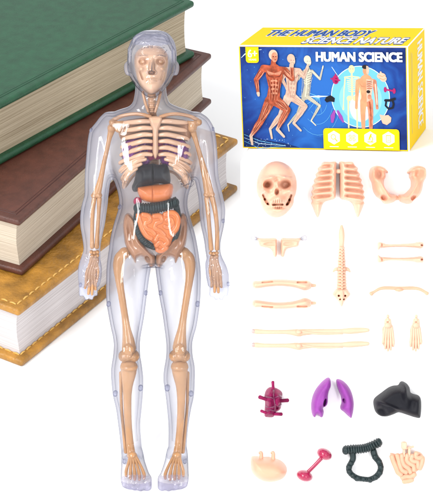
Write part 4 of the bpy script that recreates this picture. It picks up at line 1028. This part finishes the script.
inner = shell.copy(); inner.normal_update()
nv = {v: v.normal.copy() for v in inner.verts}
for v in inner.verts: v.co -= nv[v] * .030
hand_h = fig(90, 254)[1]; hair_h = fig(152, 45, .25)[1]; head_x = fig(151.8, 50)[0]
bmesh.ops.delete(inner, geom=[v for v in inner.verts if (v.co.y < hand_h and abs(v.co.x) > .50) or v.co.y < .22], context='VERTS')

def split_shell(src, front):
    b = src.copy()
    bmesh.ops.bisect_plane(b, geom=b.verts[:] + b.edges[:] + b.faces[:], plane_co=(0, 0, 0.0), plane_no=(0, 0, 1 if front else -1), clear_inner=True, dist=1e-6)
    return b
def is_foot(c):
    wc = FM @ c
    return c.y < .30 and wc.z < .16 and FO.y - wc.y > .35
for frontside in (True, False):
    b = split_shell(shell, frontside)
    ff = bmesh.new(); ff = b.copy()
    bmesh.ops.delete(b, geom=[f for f in b.faces if is_foot(f.calc_center_median())], context='FACES')
    bmesh.ops.delete(ff, geom=[f for f in ff.faces if not is_foot(f.calc_center_median())], context='FACES')
    if frontside:
        iw = split_shell(inner, True); me = bpy.data.meshes.new('t'); iw.to_mesh(me); b.from_mesh(me); bpy.data.meshes.remove(me); iw.free()
    o = mesh_obj('front_shell' if frontside else 'back_shell', b, [M['front_clear'] if frontside else M['back_milky'], M['hand_clear']], body)
    if frontside:
        for pg_ in o.data.polygons:
            c_ = pg_.center
            if (c_.y < hand_h and abs(c_.x) > .5) or c_.y > hair_h or (c_.y > hair_h - .17 and abs(c_.x - head_x) > .19): pg_.material_index = 1
    if frontside: fs = o; keep = ff
    else: bs = o; keep2 = ff
for i in (0, 1):
    fo = bmesh.new()
    for src in (keep, keep2):
        me = bpy.data.meshes.new('t'); src.to_mesh(me); fo.from_mesh(me); bpy.data.meshes.remove(me)
    bmesh.ops.remove_doubles(fo, verts=fo.verts[:], dist=1e-5)
    bmesh.ops.delete(fo, geom=[f for f in fo.faces if (f.calc_center_median().x > 0) != bool(i)], context='FACES')
    mesh_obj('toes', fo, M['foot_clear'], body)
keep.free(); keep2.free(); shell.free(); inner.free()
# pegs that lock the two halves
PEGS = [(119.6, 207, 1.9), (108.6, 304, 2.2), (197.6, 304, 2.3), (146, 293, 1.9), (160.4, 293, 1.9), (115.4, 393.6, 2.4), (140.6, 388, 2.4), (167.4, 388, 2.7), (191, 393.6, 2.2), (223.2, 221, 1.6), (80.4, 285, 1.6), (228.4, 284, 1.6), (91, 130, 1.5), (213, 129, 1.5), (124.4, 461, 1.8), (185, 461, 1.8)]
pg = None
for x, y, r in PEGS:
    bm = bmesh.new(); k = fscale(y)
    bmesh.ops.create_cone(bm, cap_ends=True, segments=20, radius1=r * k, radius2=r * k * .92, depth=.09, matrix=Matrix.Translation(fig(x, y, .0)))
    bmesh.ops.bevel(bm, geom=[e for e in bm.edges if abs(e.verts[0].co.z - e.verts[1].co.z) < 1e-5], offset=.004, segments=2, affect='EDGES')
    mesh_obj('peg', bm, M['peg'], body)

# ---- skeleton
BN_ = M['bone']; BL = M['bonelight']
# skull with facial detail, in the head
SKI = [(151.6, 45.2), (159, 46), (164.6, 49.6), (168, 55), (168.6, 62), (168, 68), (167, 74), (165.6, 80), (162.4, 87), (157.4, 92.4), (151.4, 94.8), (145.6, 92.4), (140.6, 87), (137.4, 80), (136, 74), (134.8, 68), (134.2, 62), (134.8, 55), (138.4, 49.6), (144.4, 46)]
def face_func(x, y, pf):
    z = -.05 * well(x, y, 143, 61.6, 4.2, 3.2) - .05 * well(x, y, 160.6, 61.6, 4.2, 3.2) + .05 * well(x, y, 143, 61.6, 2.3, 2.2, hard=2) + .05 * well(x, y, 160.6, 61.6, 2.3, 2.2, hard=2)
    z += .035 * g2(x, y, 143, 56.4, 6, 1.4, -.1) + .035 * g2(x, y, 161, 56.4, 6, 1.4, .1) + .06 * g2(x, y, 151.8, 66, 2.4, 7) - .08 * well(x, y, 151.8, 72.6, 3.2, 2.2)
    z += .04 * g2(x, y, 151.8, 80.6, 6, 2.4) - .018 * seg_groove(x, y, (147, 80.6), (156.6, 80.6), .7) + .05 * g2(x, y, 140.5, 69, 3.4, 3) + .05 * g2(x, y, 163, 69, 3.4, 3) + .03 * g2(x, y, 151.8, 90, 4, 3)
    z -= .04 * seg_groove(x, y, (140, 72), (142.6, 79), .9) + .025 * seg_groove(x, y, (163.4, 72), (161, 79), .9)
    return z * np.clip(pf * 1.2, 0, 1)
bm = bmesh.new(); pillow(bm, SKI, .20, 13, .5, face_func, edge=.02, place=lambda x, y, z: fig(x, y, z + .05), back=.18)
sk = mesh_obj('skull', bm, M['rib'], body)
for x in (143, 160.6):
    bm = bmesh.new(); fb(bm, x, 61.8, .20, 2.9, 2.6, .045); mesh_obj('eye', bm, M['bone'], sk)
# spine
bm = bmesh.new(); ft(bm, [(151.6, 88, -.04, 4.4), (152, 105, -.06, 4.2), (154, 150, -.12, 4.6), (154.6, 200, -.10, 5.0), (155, 238, -.10, 5.6)], 12)
for i in range(30): fb(bm, 151.8 + .1 * i, 92 + i * 4.9, -.05 - .06 * min(1, i / 6), 5.2, 1.6, .055, sub=2)
ft(bm, [(151.6, 92, .04, 3.4), (151.8, 113, .03, 3.6)], 10)
for i in range(5): fb(bm, 151.7, 94.6 + i * 4.2, .045, 4.3, 1.3, .04, sub=2)
mesh_obj('spine', bm, BL, body)
bm = bmesh.new()
for sd in (-1, 1): ft(bm, [(151.7 + sd * 9, 92, .02, 1.4), (151.7 + sd * 6.6, 102, .06, 1.5), (151.7 + sd * 3.5, 112, .09, 1.3)], 8)
mesh_obj('neck_cord', bm, BL, body)
# ribs and breastbone
bm = bmesh.new()
def mirror(x): return 311 - x
for i in range(9):
    y = 121.6 + i * 6.6; out = 122.5 - (0 if i < 2 else min(i - 1, 4) * .9) + max(0, i - 6) * 1.6; drop = 1.2 + i * 1.25
    xin = 151.5 if i < 6 else 150 - (i - 5) * 4.5
    yin = y if i < 6 else y - (i - 5) * 2.0
    for fn in ((lambda x: x), mirror):
        ft(bm, [(fn(xin), yin, .14, 2.0), (fn(xin - 8), y - .3, .15, 2.45), (fn((xin + out) / 2 - 3), y + drop * .45, .12, 2.5), (fn(out + 2), y + drop, .06, 1.9), (fn(out + 3), y + drop + 1, -.04, 1.7), (fn(out + 14), y - 1, -.14, 1.5), (fn(150), y - 4, -.15, 1.5)], 8)
ribc = mesh_obj('rib_cage', bm, M['rib'], body)
for fn in ((lambda x: x), mirror):
    bm = bmesh.new()
    for i in range(5):
        ft(bm, [(fn(144 - i * 2.2), 157 + i * 1.6, .15, 1.1), (fn(134 - i * 1.8), 160 + i * 3.4, .15, 1.2), (fn(126 - i * .6), 164 + i * 4.6, .13, 1.2), (fn(121 + i * .5), 168 + i * 4.6, .07, 1.0)], 8)
    mesh_obj('rib_cartilage', bm, M['rib'], ribc)
bm = bmesh.new(); pillow(bm, [(149, 117.6), (155.4, 116), (162, 117.6), (161, 124), (158.6, 130), (158.2, 142), (158.4, 152), (155.4, 159), (152.6, 152), (152.8, 142), (152.4, 130), (150, 124)], .05, 3, .8, edge=.015, place=lambda x, y, z: fig(x, y, z + .13)); mesh_obj('breastbone', bm, M['rib'], ribc)
# collarbones, shoulder blades
for fn in ((lambda x: x), mirror):
    bm = bmesh.new(); ft(bm, [(fn(150.5), 117, .13, 2.0), (fn(143), 114.6, .125, 1.8), (fn(133), 114, .10, 1.7), (fn(122), 116, .07, 1.9), (fn(113.6), 120, .05, 2.2)], 10); mesh_obj('collarbone', bm, BL, body)
    bm = bmesh.new(); fb(bm, fn(112.6), 122.4, .06, 4.0, 3.6, .06); fb(bm, fn(119), 127.4, .03, 5.2, 5.6, .07); fb(bm, fn(123), 133, -.02, 4.6, 7, .06); ft(bm, [(fn(111), 121, .05, 2.4), (fn(117), 123, .07, 2.4), (fn(124), 122, .04, 2.0)], 10); mesh_obj('shoulder_blade', merged(bm, .012, 2), BN_, body)
# arm bones with hands
for side in (0, 1):
    UA = [(111.6, 130, .03, 4.0), (109.4, 138, .03, 2.7), (107.4, 148, .03, 2.4), (104, 163, .03, 2.5), (101, 178, .03, 3.0), (98.6, 188, .03, 3.8), (96.6, 194.6, .03, 4.6)] if not side else [(192.4, 130, .03, 4.0), (195, 138, .03, 2.8), (198, 148, .03, 2.5), (202.4, 164, .03, 3.2), (206, 178, .03, 4.2), (208, 188, .03, 4.8), (209.2, 193.6, .03, 5.0)]
    bm = bmesh.new(); ft(bm, UA, 14, flat=.75, flatdir=(0, 0, 1)); x, y = UA[-1][:2]
    fb(bm, x - 3, y + 1, .03, 3.0, 2.6, .05); fb(bm, x + 3, y + 1, .03, 3.0, 2.6, .05); fb(bm, UA[0][0], UA[0][1] - 2, .03, 4.4, 4.4, .06)
    mesh_obj('upper_arm_bone', merged(bm, .010, 2), BN_, body)
    FB = ([(94.4, 198, .03, 2.6), (92.8, 210, .03, 2.2), (92.2, 228, .03, 2.0), (92.2, 247, .03, 2.4)], [(99.4, 198.6, .04, 2.6), (98.8, 212, .05, 1.9), (97.6, 230, .05, 2.0), (96.8, 247, .04, 2.5)]) if not side else ([(206.6, 198, .04, 2.6), (208, 212, .05, 2.2), (209.6, 230, .05, 2.1), (211.2, 249, .04, 2.5)], [(212, 197.6, .03, 2.9), (215, 210, .03, 2.5), (217, 228, .03, 2.2), (217, 249, .03, 2.4)])
    for path in FB:
        bm = bmesh.new(); ft(bm, path, 10); mesh_obj('forearm_bone', bm, BN_, body)
    bm = bmesh.new()
    if not side: wr, base, tips = (94.4, 252), (91.5, 268), [(85.0, 290, -4.6), (88.4, 296, -1.7), (92.0, 296.4, 1.0), (95.4, 291.5, 3.6)]; tb_ = [(95.6, 259, .03, 1.5), (98, 268, .06, 1.4), (97.8, 276, .07, 1.2), (96.6, 282, .07, 1.0)]
    else: wr, base, tips = (213.8, 253), (215.6, 268), [(221.4, 289, 4.6), (218.4, 294.4, 1.7), (214.6, 294, -1.0), (211.6, 288.6, -3.6)]; tb_ = [(212, 259, .03, 1.5), (210, 268, .06, 1.4), (210.4, 276, .07, 1.2), (211.4, 282, .07, 1.0)]
    for dx, dy in ((-3, 0), (0, .6), (3, 0), (-2, 4), (1.4, 4.4), (3, 3.4)): fb(bm, wr[0] + dx, wr[1] + dy, .035, 2.1, 2.1, .03, sub=2)
    for tx, ty, o_ in tips:
        kx = base[0] + o_ * .9
        ft(bm, [(wr[0] + o_ * .55, wr[1] + 4, .03, 2.0), (wr[0] + o_ * .8, wr[1] + 10, .04, 1.7), (kx, base[1] + 4, .045, 2.1), ((kx + tx) / 2, (base[1] + 4 + ty) / 2 - 1, .05, 1.6), ((kx + tx) / 2 + .2, (base[1] + 4 + ty) / 2 + 2, .05, 1.8), (tx, ty - 2, .035, 1.3)], 8)
    ft(bm, tb_, 8)
    mesh_obj('hand_bone', bm, BN_, body)
# pelvis
HB = [(124.4, 216), (128, 212.8), (132.4, 215.6), (136, 222), (137.4, 230), (140, 238), (146, 246), (153, 252.6), (155.6, 256.4), (155.4, 264), (151, 268), (146.6, 262.6), (142, 257.4), (137.4, 258.6), (135.6, 263.4), (132, 258), (128, 250.4), (125, 244), (123.6, 234), (123, 224)]
bm = bmesh.new()
for fn in (False, True):
    poly = HB if not fn else [(mirror(x), y) for x, y in HB][::-1]
    def hf(x, y, pf, fn=fn):
        xx = mirror(x) if fn else x
        return (-.06 * g2(xx, y, 130, 232, 4, 12, -.2) + .05 * g2(xx, y, 145, 250, 9, 2.4, .75) - .10 * well(xx, y, 139.6, 262, 3.4, 3.0) - .07 * well(xx, y, 147.5, 259, 2.0, 3.2, -.5)) * pf
    pillow(bm, poly, .13, 5, .7, hf, edge=.02, place=lambda x, y, z: fig(x, y, z - .02), back=.02)
mesh_obj('pelvis', bm, M['brown'], body)
# legs
for side in (0, 1):
    fn = (lambda x: x) if not side else (lambda x: 308.6 - x)
    bm = bmesh.new()
    fb(bm, fn(124.6), 253, .0, 6, 6, .07); ft(bm, [(fn(126), 252, .0, 5), (fn(120), 258, .0, 6.0), (fn(118.4), 268, .0, 5.4), (fn(119.4), 281, .01, 4.2), (fn(122.4), 300, .02, 3.7), (fn(125.2), 318, .02, 3.7), (fn(126.8), 330, .03, 4.6), (fn(128.4), 341, .03, 6.4), (fn(129), 348, .04, 7.4)], 16, flat=.8, flatdir=(0, 0, 1))
    fb(bm, fn(124), 356, .03, 5.8, 6.0, .085); fb(bm, fn(134), 356, .03, 5.8, 6.0, .085); fb(bm, fn(129), 355, .04, 6, 6, .09)
    mesh_obj('thigh_bone', merged(bm, .0105, 3), BN_, body)
    bm = bmesh.new(); fb(bm, fn(128.6), 349.6, .105, 5.4, 6.4, .04); mesh_obj('kneecap', bm, BN_, body)
    bm = bmesh.new()
    fb(bm, fn(129), 367, .03, 9.2, 4.4, .085); ft(bm, [(fn(129), 366, .02, 8.8), (fn(128.6), 374, .03, 7.6), (fn(127.6), 386, .03, 5.4), (fn(127.4), 400, .03, 4.3), (fn(128), 420, .03, 3.9), (fn(129.6), 440, .04, 3.9), (fn(131.2), 453, .05, 4.4)], 16, flat=.85, flatdir=(0, 0, 1)); fb(bm, fn(131.8), 455.4, .06, 5.0, 4.2, .06)
    mesh_obj('shin_bone', merged(bm, .0105, 3), BN_, body)
    bm = bmesh.new(); ft(bm, [(fn(121.4), 373, .0, 2.4), (fn(121), 386, .0, 1.7), (fn(121.6), 408, .0, 1.6), (fn(124), 436, .01, 1.7), (fn(126), 452, .02, 2.2)], 10); mesh_obj('calf_bone', bm, BN_, body)
    bm = bmesh.new(); mk = FEET[side]
    blob(bm, fl(mk(132.6), .09, .145), (.05, .045, .05))
    for xa, xb, te in ((130.2, 126.2, .30), (131.2, 130.4, .34), (132.6, 134.8, .355), (134, 139.4, .36), (135.6, 144, .34)):
        tube(bm, [(*fl(mk(xa), .10, .15), .017), (*fl(mk((xa + xb) / 2), .18, .12), .014), (*fl(mk(xb), te - .06, .075), .017), (*fl(mk(xb), te, .06), .013)], 8)
    mesh_obj('foot_bone', bm, BN_, body)

# ---- organs in the body
def organ(name, poly, T, r, d0, mat, func=None, back=.02, step=.6):
    bm = bmesh.new(); pillow(bm, poly, T, r, step, func, edge=.015, place=lambda x, y, z: fig(x, y, z + d0), back=back)
    return mesh_obj(name, bm, mat, body)
LU = [(150, 138), (151.4, 144), (151, 152), (150, 163), (141, 166.4), (130, 164), (123, 160), (122, 150), (126, 141), (134, 137), (142, 136)]
for fn in (False, True):
    organ('lung', LU if not fn else [(mirror(x), y) for x, y in LU][::-1], .09, 8, .02, M['lung'], lambda x, y, pf: .01 * np.sin(x * .9 + y * .5) * pf)
bm = bmesh.new(); pillow(bm, [(122, 122), (135, 118.6), (155.4, 117), (176, 118.6), (189, 122), (191, 132), (189, 140), (172, 139), (155.4, 141), (139, 139), (122, 140), (120, 132)], .06, 6, 1.0, edge=.015, place=lambda x, y, z: fig(x, y, z + .01)); mesh_obj('chest_wall', bm, M['umber'], body)
bm = bmesh.new(); fb(bm, 157, 148, .06, 9, 12, .07); fb(bm, 150, 152, .06, 6, 9, .06); mesh_obj('heart', bm, M['plum'], body)
organ('liver', [(136.8, 169), (141, 165.4), (147, 164.6), (153, 163.6), (159, 164.6), (165.4, 164), (168.4, 167.4), (170, 174), (170.4, 182.4), (166, 184), (158, 183.6), (152, 184.6), (146, 186), (139.4, 187.4), (137.4, 191.6), (133.4, 191.4), (131.8, 187), (134.4, 180)], .12, 9, .06, M['black'],
      lambda x, y, pf: (-.03 * seg_groove(x, y, (152.6, 164), (153.2, 184), .7) + .02 * g2(x, y, 145, 176, 4, 8)) * pf)
organ('stomach', [(136.6, 187.4), (142, 186), (152.8, 184.6), (163, 184), (170.4, 183), (173.4, 186), (173, 193), (170.4, 199.6), (163, 202.6), (153, 203.4), (144.6, 201.8), (139.4, 196.6)], .13, 10, .06, M['orange'],
      lambda x, y, pf: (-.02 * seg_groove(x, y, (152.4, 184), (152.8, 203), .5)) * pf)
bm = bmesh.new(); fb(bm, 137.6, 201.4, .06, 4.4, 4.6, .05); mesh_obj('gall_bladder', bm, M['crimson'], body)
bm = bmesh.new(); bar = catmull([(137, 208), (146, 208.4), (156, 207.6), (166, 205.6), (175.6, 202.2)], 8)
ft(bm, [(x, y, .14, 4.7) for x, y in bar], 12, n=1)
for i in range(0, len(bar), 2):
    x, y = bar[i]; ft(bm, [(x - .3, y - 4.6, .13, 1.1), (x, y - 2.4, .178, 1.35), (x + .1, y, .19, 1.35), (x + .2, y + 2.4, .178, 1.35), (x + .3, y + 4.6, .13, 1.1)], 8)
li = mesh_obj('large_intestine', bm, M['slate'], body)
bm = bmesh.new(); lp = [(137.6, 211, .10, 3.4), (136.4, 219, .09, 3.2), (137, 228, .09, 3.3), (140.6, 237, .09, 3.5), (146.6, 243.4, .09, 3.4), (154, 247, .09, 3.0), (162, 247.4, .09, 3.0), (170, 243, .09, 3.3), (175, 236.4, .09, 3.5), (177.6, 227, .09, 3.3), (178, 216, .09, 3.2), (176.4, 207, .10, 3.3)]
ft(bm, lp, 12)
for x, y, d, r in catmull(lp, 2): fb(bm, x, y, d + .01, r * 1.1, 1.6, .036, .6, sub=2)
mesh_obj('intestine_loop', bm, M['slate'], li)
bm = bmesh.new()
pillow(bm, [(135.4, 215), (139, 212.4), (147, 213.6), (156, 214.6), (166, 212.8), (174, 210), (179, 214), (180.4, 221), (179, 230), (173.6, 237), (171.4, 243), (168, 250), (160.6, 252.6), (155, 249), (152.6, 243), (145.4, 238.6), (140.6, 232), (137.6, 224)], .06, 5, .8, edge=.02, place=lambda x, y, z: fig(x, y, z + .10), back=.01)
for pth in ([(138.6, 216), (140.6, 222), (143, 229), (147.4, 235.6), (151.6, 238)], [(143, 214.6), (149, 216.4), (150, 221), (145, 223), (146.4, 228), (151.6, 230.4), (155, 234)], [(154, 216.4), (160, 216), (161.4, 221), (156, 223.4), (155, 228), (160.4, 230.6), (164.6, 235)], [(165, 214.6), (172, 212.6), (177, 216.4), (177.8, 223), (175, 230), (170.4, 234)], [(166, 220), (170.6, 218.6), (172.6, 223), (168.6, 227.4), (164.6, 226)], [(155.6, 240), (158.6, 235.4), (164.4, 237), (167.6, 241.6), (164.4, 245)], [(156.4, 245.4), (160.4, 242), (163.6, 245.4), (166.4, 248)], [(157.6, 249.6), (161.4, 250.6), (166, 247.6)]):
    ft(bm, [(x, y, .165, 2.9) for x, y in pth], 10)
mesh_obj('small_intestine', bm, M['orange'], body)
# natural dents: nothing else to hang up
for o in list(bpy.data.objects):
    if o.type == 'MESH' and o.name.startswith('tmp'): bpy.data.objects.remove(o)
